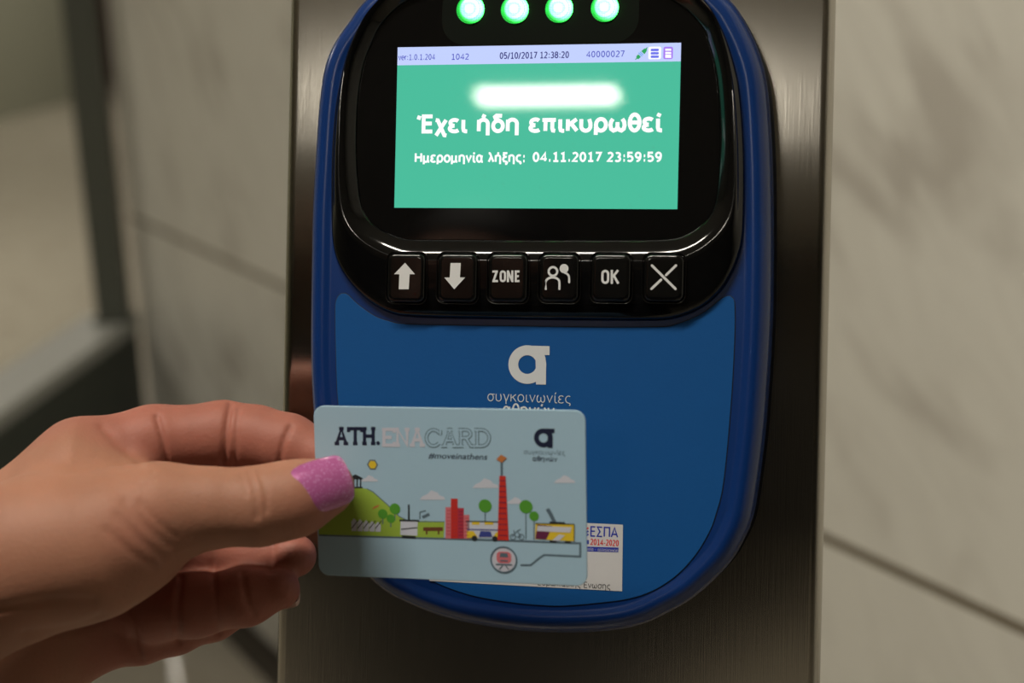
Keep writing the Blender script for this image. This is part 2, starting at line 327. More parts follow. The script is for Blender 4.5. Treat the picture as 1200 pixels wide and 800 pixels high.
# ------------------------------------------------------------------ the setting
DW = np.array([-0.52231452, 0.85275292]); NW = np.array([-0.85275292, -0.52231452])      # along the marble wall, and out of it towards the hall
WEND = np.array([-792.0, 3093.0])                                                        # its free end
def struct(o): return tag(o, kind='structure')
struct(prism('floor', [(-9000, -6000), (9000, -6000), (9000, 15000), (-9000, 15000)], -60, 0, MFLOOR))
struct(prism('ceiling', [(-9000, -6000), (9000, -6000), (9000, 15000), (-9000, 15000)], CEIL, CEIL + 80, CEILM))
# marble wall: own frame with X along the wall, Z up
we = WEND - NW * 150 * 1.0
wl = 9800.0
wo = mesh('wall_right', [(x, y, z) for z in (0, CEIL) for x, y in ((0, 0), (wl, 0), (wl, 300), (0, 300))],
          [(3, 2, 1, 0), (4, 5, 6, 7), (0, 1, 5, 4), (1, 2, 6, 5), (2, 3, 7, 6), (3, 0, 4, 7)], MWALL)
wo.matrix_world = Matrix(((-DW[0], -NW[0], 0, WEND[0] * S), (-DW[1], -NW[1], 0, WEND[1] * S), (0, 0, 1, 0), (0, 0, 0, 1)))
struct(wo)
sk = mesh('baseboard_right', [(x, y, z) for z in (0, 70, 78) for x, y in ((2, -14 if z < 75 else -8), (wl, -14 if z < 75 else -8), (wl, 1), (2, 1))],
          [(3, 2, 1, 0), (8, 9, 10, 11)] + [(k + i, k + (i + 1) % 4, k + 4 + (i + 1) % 4, k + 4 + i) for k in (0, 4) for i in range(4)], SKIRT)
sk.matrix_world = wo.matrix_world.copy(); struct(sk)
struct(prism('wall_left', [(-3560, 12900), (-3760, 12900), (-8300, -6000), (-8100, -6000)], 0, CEIL, GREY))
struct(prism('wall_back', [(-9000, 14200), (9000, 14200), (9000, 14400), (-9000, 14400)], 0, CEIL, DARKW))
struct(prism('door_1', [(-3900, 14150), (-2700, 14150), (-2700, 14198), (-3900, 14198)], 0, 2200, REDM))
struct(prism('wall_front', [(-9000, -6000), (9000, -6000), (9000, -6200), (-9000, -6200)], 0, CEIL, HALLW))
struct(prism('wall_outer', [(8800, -6000), (9000, -6000), (9000, 14200), (8800, 14200)], 0, CEIL, HALLW))

# low dark parapet that runs up to the marble wall, with a pale cap and an upright metal post standing on it
par = bpy.data.objects.new('parapet', None); C.objects.link(par); par.location = (-0.92, 2.3, 0)
tag(par, 'low dark green parapet with a pale grey cap, running up to the marble wall', 'low wall')
pd_ = np.array([-0.1435, -0.9897])                                   # from the wall towards the camera
A = np.array([-800.0, 3092.0]); pw = np.array([-108.0, 15.0])
def off(p): return (p[0] + 920.0, p[1] - 2300.0)
B = A + pd_ * 1700
def pris(name, poly, z0, z1, m): return prism(name, [off(p) for p in poly], z0, z1, m, par)
pris('panel', [A, A + pw, B + pw, B], 0, 572, GREENM)
cA, cB = A + np.array([4, 0]), B + np.array([4, 0]); pris('cap', [cA, cA + pw * 1.08, cB + pw * 1.08, cB], 572, 600, CAPM)
po = bpy.data.objects.new('metal_post', None); C.objects.link(po); po.location = (-0.838, 3.06, 0.600)
tag(po, 'upright dark grey metal post standing on the parapet by the end of the marble wall', 'post')
box('shaft', (0, 0, 660), (66, 50, 1320), POSTM, po, 4); box('foot', (0, 0, 6), (78, 62, 12), POSTM, po, 2)

# ceiling lamps
def lamp(name_label, x, y, L, W, rz, strength):
    o = bpy.data.objects.new('ceiling_light', None); C.objects.link(o); o.location = (x * S, y * S, CEIL * S); o.rotation_euler.z = rz
    tag(o, name_label, 'lamp', 'ceiling lamps of the hall')
    em = bpy.data.materials.get('lamp_%g' % strength) or mat('lamp_%g' % strength, (0.8, 0.8, 0.8, 1), 0.5, emit=(1.0, 0.93, 0.80, 1), es=strength)
    vs = [(sx * (L / 2 + o_), sy * (W / 2 + o_), z) for z, o_ in ((0, 26), (-52, 26), (-52, 4), (-40, 0)) for sx, sy in ((-1, -1), (1, -1), (1, 1), (-1, 1))]
    fs = [(0, 1, 2, 3)] + [(k + i, k + (i + 1) % 4, k + 4 + (i + 1) % 4, k + 4 + i) for k in (0, 4, 8) for i in range(4)]
    mesh('housing', vs, fs, LAMPW, o)
    # shallow bowed diffuser
    P = [(-L / 2 + L * i / 8, -W / 2 + W * j / 8, -41 - 6 * (1 - (i / 4 - 1) ** 4) * (1 - (j / 4 - 1) ** 4)) for i in range(9) for j in range(9)]
    mesh('diffuser', P, [(i * 9 + j, i * 9 + j + 1, (i + 1) * 9 + j + 1, (i + 1) * 9 + j) for i in range(8) for j in range(8)], em, o, True)
    return o
lamp('short tube lamp on the ceiling, mirrored as a white bar in the display', -1347, -2718, 400, 85, -0.20, LAMP_SCREEN)
for lx, ly, nm, ln_, rz_ in ((-650, 60, 'long ceiling lamp above the hand and the blue validator', 1250, 0.0), (-2064, 8171, 'ceiling lamp mirrored as a bright spot on the floor below the hand', 420, 1.3),
                   (-4200, 3600, 'ceiling lamp over the floor beyond the parapet', 1250, 0.0), (-2700, 5800, 'ceiling lamp between the parapet and the far wall', 1250, 0.0), (-2500, 11200, 'unseen ceiling lamp added to brighten the far end of the grey green wall', 1250, 1.3)):  # last lamp is unseen, added to brighten the far wall and floor
    lamp(nm, lx, ly, ln_, 130, rz_, LAMP_HALL)

# ------------------------------------------------------------------ steel pedestal
ped = empty('steel_pedestal', DEV.R, DEV.t)
tag(ped, 'brushed stainless steel pedestal that carries the blue ticket validator', 'pedestal')
WF = -24.0
uL = (DEV.at(340, 0, WF)[0] + DEV.at(318, 800, WF)[0]) / 2; uR = (DEV.at(986, 0, WF)[0] + DEV.at(955, 800, WF)[0]) / 2
rc = 4.5; dp = 62.0
prof = []
for cx, cz, a0 in ((uR - rc, WF - rc, 90), (uL + rc, WF - rc, 180), (uL + rc, WF - dp + rc, 270), (uR - rc, WF - dp + rc, 0)):
    k = []
    for i in range(7):
        a = math.radians(a0 - 90 + 90 * i / 6 if False else a0 - 90 * (1 - i / 6)); k.append((cx + rc * math.cos(a), cz + rc * math.sin(a)))
    prof += k
# tilted head, then the column drops straight to the floor
up = DEV.R.T @ np.array([0, 0, 1.0])                               # world up in the head's frame
vt, vb = 175.0, -230.0
n = len(prof); vs = []; fs = []
drop = (DEV.t[2] + (DEV.R @ np.array([0, vb, WF - dp / 2]))[2])
for (dv, vec) in ((vt, None), (vt - 4, None), (0, None), (vb, None)):
    for u, w in prof:
        vs.append((u, dv, w))
for u, w in prof:
    q = np.array([u, vb, w]); h = DEV.t[2] + (DEV.R @ q)[2]
    vs.append(tuple(q - up * (h - 14.0)))
for k in range(4):
    for i in range(n):
        j = (i + 1) % n; fs.append((k * n + i, k * n + j, (k + 1) * n + j, (k + 1) * n + i))
fs += [tuple(range(n)), tuple(range(4 * n, 5 * n))[::-1]]
col = auto(mesh('column', vs, fs, STEEL, ped), 40)
uvl = col.data.uv_layers.new(name='uv')
for l in col.data.loops:
    c = col.data.vertices[l.vertex_index].co; uvl.data[l.index].uv = (c.x + 0.6 * c.z, c.y)
q = np.array([(uL + uR) / 2, vb, WF - dp / 2]); foot = DEV.t + DEV.R @ q
bp = box('base_plate', (0, 0, 0), (240, 130, 14), STEEL, ped, 3)
bp.data.uv_layers.new(name='uv')
bp.matrix_world = Matrix.Translation((foot[0] * S, foot[1] * S, 0.007)) @ Matrix.Rotation(math.atan2(DEV.R[1, 0], DEV.R[0, 0]), 4, 'Z')
bp.matrix_parent_inverse = Matrix.Identity(4)
bp.matrix_basis = ped.matrix_world.inverted() @ bp.matrix_world

# ------------------------------------------------------------------ ticket validator
val = empty('ticket_validator', DEV.R, DEV.t)
tag(val, 'blue and black ticket validator with a green lit display, on the steel pedestal', 'ticket validator')
OUT = [(856, 0), (876, 30), (890, 62), (898, 92), (902, 130), (905, 190), (906, 250), (906, 310), (905, 370), (902, 430), (897, 500), (890, 560), (882, 608), (870, 636), (856, 659), (832, 684), (808, 704), (781, 719), (760, 729), (730, 737), (685, 741), (640, 741), (600, 738), (550, 730), (512, 720), (475, 705), (450, 691), (425, 668), (402, 640), (388, 612), (378, 575), (372, 530), (367, 470), (365, 420), (365, 370), (366, 300), (367, 250), (370, 190), (374, 130), (380, 85), (391, 54), (410, 26), (430, 0), (470, -32), (530, -58), (640, -72), (740, -62), (810, -38)]
c0 = np.array([0.0, -35.0]); NB = 260
P = by_angle([DEV.at(x, y, -7) for x, y in OUT], c0, NB)
loft('gasket', [(inset(P, 0.4), -23.9), (inset(P, -0.9), -23.9), (inset(P, -0.9), -21), (inset(P, 0.8), -21)], GAP, val)
loft('shell', [(inset(P, 0.5), -21.0), (inset(P, 0), -20.0), (inset(P, 0), -9), (inset(P, 0.35), -6), (inset(P, 1.2), -3.4), (inset(P, 2.6), -1.2), (inset(P, 4.4), 0.1), (inset(P, 6.0), 0.3), (inset(P, 7.2), 0.0), (inset(P, 8.2), -0.4), (inset(P, 9.2), -0.5)], BLUE, val, False, True, 30)
PAN = [(393, 400), (392.6, 372), (393, 354), (397, 345.5), (403, 343.5), (408, 346), (416, 354), (426, 362), (440, 371), (456, 376.5), (472, 379.6), (520, 381), (600, 382), (700, 383.6), (776, 383), (790, 380.5), (808, 374.5), (824, 366.5), (836, 357.5), (844, 351), (849, 347.6), (855, 346.5), (859, 349.5), (860.6, 355), (861, 380), (860, 410), (858, 449), (855, 490), (851, 535), (846, 575), (839.5, 600), (832, 621), (817, 647), (796, 671), (769, 690), (739, 701), (700, 706.5), (664, 709.5), (640, 709.5), (600, 706), (550, 697), (505, 680), (470, 657), (443, 625), (422, 590), (408, 550), (400, 505), (395, 460)]
PP = np.array([DEV.at(x, y, 0.2) for x, y in PAN]); PP = spline(PP, 300)[::-1]
loft('panel_groove', [(inset(PP, -0.28), -0.42), (inset(PP, 0.4), -0.42)], GAP, val)
loft('front_panel', [(PP, -0.6), (PP, -0.18), (inset(PP, 0.15), -0.1)], PANEL, val, False, True)

BEZ = [(826, 0), (844, 29), (854, 53), (862, 80), (867, 106), (871, 152), (872.5, 200), (872, 255), (870, 282), (865, 302), (857, 321), (844, 341), (828, 356), (810, 366), (790, 372.5), (768, 375), (700, 375), (610, 374), (520, 372.5), (482, 371), (464, 369), (446, 362), (428, 350), (412, 334), (400, 317), (393, 301), (389.5, 284), (388, 262), (387.6, 220), (388.3, 180), (390, 152), (393, 122), (398, 95), (403, 73), (409, 54), (417, 36), (430, 15), (443, 0), (480, -28), (540, -46), (640, -55), (730, -48), (790, -28)]
WIN = [(820, 28), (829, 48), (837, 78), (841, 112), (843, 160), (842, 205), (838, 238), (831, 254), (819, 266), (805, 275), (786, 280.5), (740, 282), (640, 282), (540, 281.5), (484, 281), (467, 278), (452, 272), (439, 264), (429, 253), (423, 238), (419, 205), (418, 160), (420, 115), (426, 78), (436, 50), (450, 25), (480, 0), (540, -18), (640, -26), (730, -20), (790, 2)]
cw = DEV.at(632, 165, 2); NW_ = 280
Bz = by_angle([DEV.at(x, y, 1.0) for x, y in BEZ], cw, NW_); Wn = by_angle([DEV.at(x, y, 0.8) for x, y in WIN], cw, NW_)
def mixo(a, b, t): return a * (1 - t) + b * t
_a = 2 * np.pi * np.arange(NW_) / NW_; fac = 0.72 + 0.28 * np.clip(-np.sin(_a) * 1.6, 0, 1)      # the lip is widest along the bottom
crest = inset(Wn, -7.0 * fac)
loft('bezel', [(Bz, -0.6), (Bz, 0.5), (inset(Bz, 0.25), 1.3), (inset(Bz, 0.8), 2.1), (inset(Bz, 1.7), 2.9), (mixo(inset(Bz, 1.7), crest, 0.2), 3.7), (mixo(inset(Bz, 1.7), crest, 0.45), 4.4), (mixo(inset(Bz, 1.7), crest, 0.75), 4.8), (crest, 4.92), (inset(Wn, -6.0 * fac), 4.78), (inset(Wn, -5.0 * fac), 4.48), (inset(Wn, -4.1 * fac), 4.07), (inset(Wn, -3.2 * fac), 3.52), (inset(Wn, -2.3 * fac), 2.87), (inset(Wn, -1.3 * fac), 2.12), (inset(Wn, -0.5 * fac), 1.52), (inset(Wn, -0.1), 1.2), (Wn, 0.7)], PIANO, val, deg=60)
loft('display_glass', [(inset(Wn, -0.6), 0.5), (inset(Wn, -0.3), 0.75), (inset(Wn, 0.4), 0.8)], GLASS, val, False, True)

# the lit screen and what it shows
SC = [(-47.52, -26.93), (47.52, -26.93), (47.52, 26.93), (-47.52, 26.93)]
so = Flat(DEV, 0.85).mm([(a, b) for a, b in SC]).build('screen', SCR, val); tag(so, 'lit green screen with white Greek message')
Flat(DEV, 0.88).mm([(-47.52, 20.9), (47.52, 20.9), (47.52, 26.93), (-47.52, 26.93)]).build('status_bar', BAR, so)
T = lambda s, b, m, sw, nm='screen_text': stroke_text(nm, s, DEV, 0.92, b, m, so, sw)
T('ver:1.0.1.204', (466.8, 63.4, 510, 70.4), SIN, 0.11); T('1042', (529, 62.8, 549.6, 70), SIN, 0.11)
T('05/10/2017 12:38:20', (585.5, 60.6, 666.5, 69.4), SIB, 0.14); T('40000027', (687, 59.5, 731.8, 67), SIN, 0.11)
T('Έχει ήδη επικυρωθεί', (485.5, 131.5, 776, 160.5), SWH, 0.18, 'message_text')
T('Ημερομηνία λήξης:', (485.5, 177.3, 615.5, 193.5), SWH, 0.175, 'message_text'); T('04.11.2017 23:59:59', (623.5, 177.8, 775, 190), SWH, 0.18, 'message_text')
ic = Flat(DEV, 0.93)
ic.poly([(746, 69), (745.6, 66), (748, 63.6), (751, 66.6), (748.6, 69)]); ic.poly([(751.5, 60), (754.5, 57.2), (758.3, 56.4), (757.8, 60), (755.2, 63.4)]); ic.line([(744.4, 70), (746.5, 68)], 0.9); ic.line([(757, 57), (758.8, 55.6)], 0.9)
ic.build('plug_icon', SIG, so)
Flat(DEV, 0.93).line([(748.3, 61.8), (752.6, 66)], 1.1).line([(750, 60.6), (753.8, 64.4)], 1.1).build('plug_icon', SIC, so)
fl = Flat(DEV, 0.93); fl.mm(rrect(*DEV.at(767.3, 62, .93), 14.2 * .29, 14 * .29, 0.6)); fl.build('menu_icon', SWH, so)
fl = Flat(DEV, 0.96)
for y in (58.5, 62.4, 66.4): fl.mm(rrect(*DEV.at(767.3, y, .96), 9.2 * .29, 2.8 * .29, 0.35))
fl.build('menu_icon', SIV, so)
fl = Flat(DEV, 0.93); fl.mm(rrect(*DEV.at(783, 62, .93), 10.6 * .29, 13.8 * .29, 0.6)); fl.build('document_icon', SIP, so)
fl = Flat(DEV, 0.96)
for y0, y1 in ((57, 59.4), (60.8, 63.2), (64, 67.8)): fl.rect(779.6, y0, 786.6, y1)
fl.build('document_icon', SWH, so)

# four round signal lights behind the black front
LEDM = mat('signal_light', (0.0, 0.1, 0.03, 1), 0.3)
def _led(m):
    b = pb(m); tc = nd(m, 'ShaderNodeTexCoord')
    ln = nd(m, 'ShaderNodeVectorMath', operation='LENGTH'); mp = nd(m, 'ShaderNodeMapping'); mp.inputs['Location'].default_value = (-0.0010, -0.0003, 0); mp.inputs['Scale'].default_value = (1, 1, 0)
    lk(m, tc.outputs['Object'], mp.inputs[0]); lk(m, mp.outputs[0], ln.inputs[0])
    r = nd(m, 'ShaderNodeMapRange', interpolation_type='SMOOTHSTEP'); r.inputs[1].default_value = 0.0020; r.inputs[2].default_value = 0.0049; r.inputs[3].default_value = 30.0; r.inputs[4].default_value = 0.7
    lk(m, ln.outputs['Value'], r.inputs[0])
    v = nd(m, 'ShaderNodeTexVoronoi'); v.inputs['Scale'].default_value = 2300; v.inputs['Randomness'].default_value = 0.1; lk(m, tc.outputs['Object'], v.inputs['Vector'])
    d = nd(m, 'ShaderNodeMapRange'); d.inputs[1].default_value = 0.25; d.inputs[2].default_value = 0.6; d.inputs[3].default_value = 1.5; d.inputs[4].default_value = 0.45; lk(m, v.outputs['Distance'], d.inputs[0])
    x = nd(m, 'ShaderNodeMath', operation='MULTIPLY'); lk(m, r.outputs[0], x.inputs[0]); lk(m, d.outputs[0], x.inputs[1])
    b.inputs['Emission Color'].default_value = (0.045, 1.0, 0.10, 1); lk(m, x.outputs[0], b.inputs['Emission Strength'])
_led(LEDM)
SPILLM = mat('spill_patch_matt', (0.006, 0.008, 0.006, 1), 0.6, 0, 0.05)
fw = Flat(DEV, 0.86); a, b = DEV.at(632, 14, .86); fw.mm(rrect(a, b, 66, 21, 8)); fw.build('spill_patch', SPILLM, val)  # dull dark patch added to catch the green spill round the lights
for x, y in ((551, 11), (603, 11), (655, 10), (708.5, 9)):
    u, v = DEV.at(x, y, 1.2); R_ = 16.3 * DEV.scale(x, y, 1.2)
    vs = [(0, 0, 1.7)]; fs = []
    K = 6
    for k in range(1, K + 1):
        for i in range(36):
            a = 2 * math.pi * i / 36; t = k / K; vs.append((R_ * t * math.cos(a), R_ * t * math.sin(a), 1.7 * math.sqrt(max(0, 1 - t * t)) if k < K else 0))
    for i in range(36): fs.append((0, 1 + i, 1 + (i + 1) % 36))
    for k in range(K - 1):
        for i in range(36): fs.append((1 + k * 36 + i, 1 + (k + 1) * 36 + i, 1 + (k + 1) * 36 + (i + 1) % 36, 1 + k * 36 + (i + 1) % 36))
    o = mesh('signal_light', vs, fs, LEDM, val, True); o.location = (u * S, v * S, 0.9 * S); tag(o, 'round green glowing light')

# six keys with white symbols
ZB = 6.14
keys = []
for x0, x1 in ((453, 500), (512, 561), (571, 620), (631, 680), (691.5, 741), (753, 803)):
    a = DEV.at((x0 + x1) / 2, 325.5, 5); w_ = (x1 - x0 - 3) * DEV.scale(x0, 325, 5); h_ = 55 * DEV.scale(x0, 325, 5)
    rr = lambda d: rrect(a[0], a[1], w_ - 2 * d, h_ - 2 * d, 2.4 - 0.7 * d)
    k = loft('button', [(rr(-0.75), 3.2), (rr(-0.65), 5.12), (rr(-0.35), 5.14), (rr(-0.15), 4.7), (rr(0), 4.7), (rr(0.05), 5.2), (rr(0.35), 5.74), (rr(0.85), 6.02), (rr(1.5), 6.08)], PIANO, val, False, True, 70)
    keys.append(k)
Flat(DEV, ZB).poly([(461.8, 321.2), (474.6, 307.8), (486.4, 321.2)]).poly([(467.2, 338.8), (479, 338.8), (480, 321), (468, 321)]).build('arrow_symbol', KEYW, keys[0])
Flat(DEV, ZB).poly([(520.6, 325), (545, 325), (532.3, 338.8)]).poly([(527, 325.2), (539, 325.2), (540, 308), (528, 308)]).build('arrow_symbol', KEYW, keys[1])
# condensed capitals drawn as strokes
def letters(fr, w, strokes, wd): 
    f = Flat(fr, w)
    for s in strokes: f.line(s, wd)
    return f
def cap_o(x0, x1, y0, y1):
    r = (x1 - x0) / 2; P = []
    for i in range(9): a = math.pi * i / 8; P.append(((x0 + x1) / 2 - r * math.cos(a), y0 + r - r * math.sin(a)))
    for i in range(9): a = math.pi * i / 8; P.append(((x0 + x1) / 2 + r * math.cos(a), y1 - r + r * math.sin(a)))
    P.append(P[0]); P.append(P[1]); return P
y0, y1 = 318, 329.2
letters(DEV, ZB, [[(577, y0), (583.4, y0)], [(582.4, y0 - .8), (578, y1 + .8)], [(577, y1), (583.6, y1)], cap_o(586.8, 591.8, y0, y1), [(595.2, y1 + 1.2), (595.2, y0 - 1.2)], [(595.3, y0 - .4), (600.3, y1 + .4)], [(600.4, y1 + 1.2), (600.4, y0 - 1.2)], [(608.8, y0), (604.4, y0), (604.4, y1), (608.8, y1)], [(604.4, 323.5), (608, 323.5)]], 2.5).build('zone_symbol', KEYW, keys[2])
f = Flat(DEV, ZB).ring(648, 318, 3.7, 6.3)
arch = [(639.6, 338.4), (639.6, 330)] + [(647.6 - 8 * math.cos(math.pi * i / 12), 330.5 - 5.6 * math.sin(math.pi * i / 12)) for i in range(13)] + [(655.6, 338.4)]
f.line(arch, 2.5, cap=True); f.disc(661, 314.6, 5.2); f.line([(659, 317.5), (662.3, 319.6), (665, 321), (666.6, 323.4), (667, 326), (667, 330.6)], 2.3, cap=True)
f.build('passengers_symbol', KEYW, keys[3])
y0, y1 = 317.4, 331.2
letters(DEV, ZB, [cap_o(706, 712.6, y0, y1), [(717, y0 - 1.2), (717, y1 + 1.2)], [(724.3, y0 - 1), (718, 324.6)], [(719.2, 322.8), (724.6, y1 + 1)]], 2.7).build('ok_symbol', KEYW, keys[4])
Flat(DEV, ZB).line([(764, 311), (791.6, 338.4)], 2.8, cap=True).line([(792, 311), (780.6, 322.2)], 2.8, cap=True).line([(774.6, 327.6), (763.4, 338.3)], 2.8, cap=True).build('cross_symbol', KEYW, keys[5])

# operator's emblem and name on the blue panel
def emblem(fr, w, cx, cy, k, m, parent, name='logo'):
    f = Flat(fr, w); f.ring(cx, cy, 10.7 * k, 22.2 * k, 48)
    f.poly([(cx - 2 * k, cy - 12 * k), (cx + 26.1 * k, cy - 11 * k), (cx + 26.1 * k, cy - 21.6 * k), (cx, cy - 22.2 * k)])
    f.poly([(cx + 10.2 * k, cy + 23.3 * k), (cx + 21.8 * k, cy + 23.5 * k), (cx + 22.1 * k, cy - 2 * k), (cx + 21.3 * k, cy - 8 * k), (cx + 20 * k, cy - 12 * k), (cx + 9.6 * k, cy - 12 * k)])
    return f.build(name, m, parent)
emblem(DEV, 0.02, 617.9, 427, 1.0, PRINT, val)
stroke_text('operator_name', 'συγκοινωνίες', DEV, 0.02, (571, 458.2, 668.6, 474.4), PRINT, val, 0.065)
stroke_text('operator_name', 'αθηνών', DEV, 0.02, (589, 471.8, 650, 490.6), PRINT, val, 0.125)

# white information sticker, half hidden by the card
st = Flat(DEV, 0.02).poly([(503, 680.4), (729, 692.6), (730, 614.6), (505, 604)]).build('information_sticker', STICK, val); tag(st, 'white paper sticker with blue and red lettering')
stroke_text('sticker_text', 'ΕΣΠΑ', DEV, 0.06, (691.8, 616.6, 724.4, 629.4), STB, st, 0.12)
stroke_text('sticker_text', '2014-2020', DEV, 0.06, (691.8, 631.6, 725, 639.2), STR, st, 0.15)
bd = Flat(DEV, 0.06).poly([(640, 644.4), (724.6, 647), (724.9, 641.4), (640, 638.8)]).build('sticker_band', STB, st)
stroke_text('sticker_text', 'ανάπτυξη - εργασία - αλληλεγγύη', DEV, 0.1, (655, 641.0, 724, 645.8), STICK, st, 0.09)
stroke_text('sticker_text', 'Ευρωπαϊκής Ένωσης', DEV, 0.06, (630, 680.2, 715, 689.6), STK, st, 0.085)
for i, m in enumerate((STR, STB, STB)):
    Flat(DEV, 0.06).line([(680, 623.5 + 4.2 * i), (684, 621 + 4.2 * i), (689.6, 618.3 + 3.7 * i)], 2.0).build('sticker_stripe', m, st)
Flat(DEV, 0.06).rect(672, 632.6, 690, 637.2).build('sticker_stripe', STB, st)

# ------------------------------------------------------------------ travel card
crd = empty('travel_card', CARD.R, CARD.t)
tag(crd, 'pale blue printed travel card with a cartoon city, held in front of the validator', 'card')
CB = mat('card_plastic', (0.40, 0.59, 0.75, 1), 0.42, 0, 0.45); CE = mat('card_edge', (0.62, 0.72, 0.80, 1), 0.4)
P = rrect(0, 0, 85.6, 53.98, 3.4, 10)
loft('card_body', [(inset(P, 0.12), -0.76), (P, -0.66), (P, -0.1), (inset(P, 0.1), -0.02), (inset(P, 0.22), 0.0)], CB, crd, True, True, 60)
NAVY = mat('card_navy', srgb(24, 32, 62), 0.5); PALE = mat('card_pale', srgb(205, 206, 222), 0.5); LINE = mat('card_line', srgb(92, 112, 128), 0.5); TINT = mat('card_tint', (0.40, 0.59, 0.75, 1), 0.42, 0, 0.45)
GRN = mat('card_green', srgb(158, 188, 72), 0.5); TREE = mat('card_tree', srgb(86, 158, 52), 0.5); CRED = mat('card_red', srgb(206, 52, 42), 0.5); CCRIM = mat('card_crimson', srgb(186, 52, 72), 0.5); CPINK = mat('card_pink', srgb(214, 118, 128), 0.5)
CYEL = mat('card_yellow', srgb(232, 200, 52), 0.5); CLOUD = mat('card_cloud', srgb(208, 212, 228), 0.5); CBLK = mat('card_black', srgb(40, 44, 50), 0.5); CORA = mat('card_orange', srgb(196, 122, 70), 0.5); CPUR = mat('card_purple', srgb(104, 40, 76), 0.5); CBLU = mat('card_blue', srgb(60, 72, 150), 0.5); CBRN = mat('card_brown', srgb(110, 66, 44), 0.5)
class CFlat(Flat):
    def __init__(s, w): super().__init__(CARD, w)
def slab(ch, x0, x1, y0, y1):
    """strokes of a slab-serif capital in its box"""
    w = x1 - x0; xm = (x0 + x1) / 2; ym = (y0 + y1) / 2; sr = w * 0.17
    def se(x, y): return [(x - sr, y), (x + sr, y)]
    if ch == 'A': return [[(x0 + sr, y1), (xm, y0), (x1 - sr, y1)], [(x0 + w * .3, ym + 3), (x1 - w * .3, ym + 3)], se(x0 + sr, y1), se(x1 - sr, y1), se(xm, y0)]
    if ch == 'T': return [[(x0, y0 + 4), (x0, y0), (x1, y0), (x1, y0 + 4)], [(xm, y0), (xm, y1)], se(xm, y1)]
    if ch == 'H': return [[(x0 + sr, y0), (x0 + sr, y1)], [(x1 - sr, y0), (x1 - sr, y1)], [(x0 + sr, ym), (x1 - sr, ym)], se(x0 + sr, y0), se(x0 + sr, y1), se(x1 - sr, y0), se(x1 - sr, y1)]
    if ch == 'E': return [[(x1, y0 + 4), (x1, y0), (x0, y0)], [(x0 + sr, y0), (x0 + sr, y1)], [(x0, y1), (x1, y1), (x1, y1 - 4)], [(x0 + sr, ym), (x1 - w * .2, ym)]]
    if ch == 'N': return [[(x0 + sr, y1), (x0 + sr, y0), (x1 - sr, y1), (x1 - sr, y0)], se(x0 + sr, y1), se(x0 + sr * .6, y0), se(x1 - sr, y0)]
    if ch == 'C': return [[(xm + w * .46 * math.cos(a), ym - (y1 - y0) / 2 * math.sin(a)) for a in [math.radians(40 + 280 * i / 14) for i in range(15)]], [(x1 - 1, y0), (x1 - 1, y0 + 6)]]
    if ch == 'R': return [[(x0 + sr, y0), (x0 + sr, y1)], [(x0, y0), (xm, y0)] + [(xm + w * .3 * math.sin(a), y0 + (ym - y0) / 2 * (1 - math.cos(a)) + 0) for a in [math.pi * i / 8 for i in range(1, 9)]] + [(x0 + sr, ym)], [(xm, ym), (x1 - sr, y1), (x1, y1)], se(x0 + sr, y1)]
    if ch == 'D': return [[(x0 + sr, y0), (x0 + sr, y1)], [(x0, y0), (xm - 1, y0)] + [(xm - 1 + w * .46 * math.sin(a), ym - (y1 - y0) / 2 * math.cos(a)) for a in [math.pi * i / 10 for i in range(1, 10)]] + [(xm - 1, y1), (x0, y1)]]
def word(s, xs, y0, y1, wd, w, m, nm='card_title'):
    f = CFlat(w)
    for ch, (a, b) in zip(s, xs):
        for st_ in slab(ch, a, b, y0, y1): f.line(st_, wd)
    return f.build(nm, m, crd)
word('ATH', [(392, 408), (408.5, 424), (424.5, 440)], 502, 519.5, 3.8, 0.04, NAVY)
CFlat(0.04).disc(443, 519, 2.2).build('card_title', NAVY, crd)
xs = [(447.5, 462), (463, 480), (480, 498)]
word('ENA', xs, 503, 521.5, 3.8, 0.04, PALE)
xs = [(499, 517), (517, 537), (537, 555), (556, 575)]
word('CARD', xs, 503.5, 522.5, 4.2, 0.04, LINE); word('CARD', xs, 503.5, 522.5, 2.4, 0.08, TINT)
text('card_tagline', '#moveinathens', CARD, 0.04, (502, 531, 571, 538.5), NAVY, crd, 0.006, 0.2)
emblem(CARD, 0.04, 636.8, 513, 0.50, NAVY, crd)
stroke_text('card_operator_name', 'συγκοινωνίες', CARD, 0.04, (614, 526.4, 662, 534), LINE, crd, 0.07)
stroke_text('card_operator_name', 'αθηνών', CARD, 0.04, (624, 534, 653, 541.8), NAVY, crd, 0.13)
# the printed city
sun = CFlat(0.08); c = CARD.at(436.5, 544.3, .08); sun.mm(circ(c[0], c[1], 1.35, 6)); sun = sun.build('sun', CYEL, crd)
sr = CFlat(0.04); sr.mm(circ(c[0], c[1], 1.8, 6)); sr.build('sun_outline', LINE, sun)
for x, y, w in ((433, 561, 20), (506.7, 581, 30), (569, 567, 31), (604, 587, 22), (661.7, 562, 25)):
    f = CFlat(0.035); h = w * .3
    f.poly([(x - w / 2, y + h * .5), (x + w / 2, y + h * .5), (x + w * .45, y + h * .1), (x + w * .28, y - h * .1), (x + w * .2, y - h * .45), (x - w * .05, y - h * .75), (x - w * .2, y - h * .25), (x - w * .4, y + h * .05)]).build('cloud', CLOUD, crd)
CFlat(0.04).poly([(373.5, 626), (520, 630), (521, 611), (497, 610), (480, 611), (468, 605), (455, 592), (437, 576), (430, 572.5), (418, 571), (404, 577), (390, 592), (374, 602)]).build('hill', GRN, crd)
CFlat(0.05).line([(430, 572.5), (437, 576), (455, 592), (468, 605), (480, 611), (521, 611)], 1.0).build('hill_outline', LINE, crd)
f = CFlat(0.06)
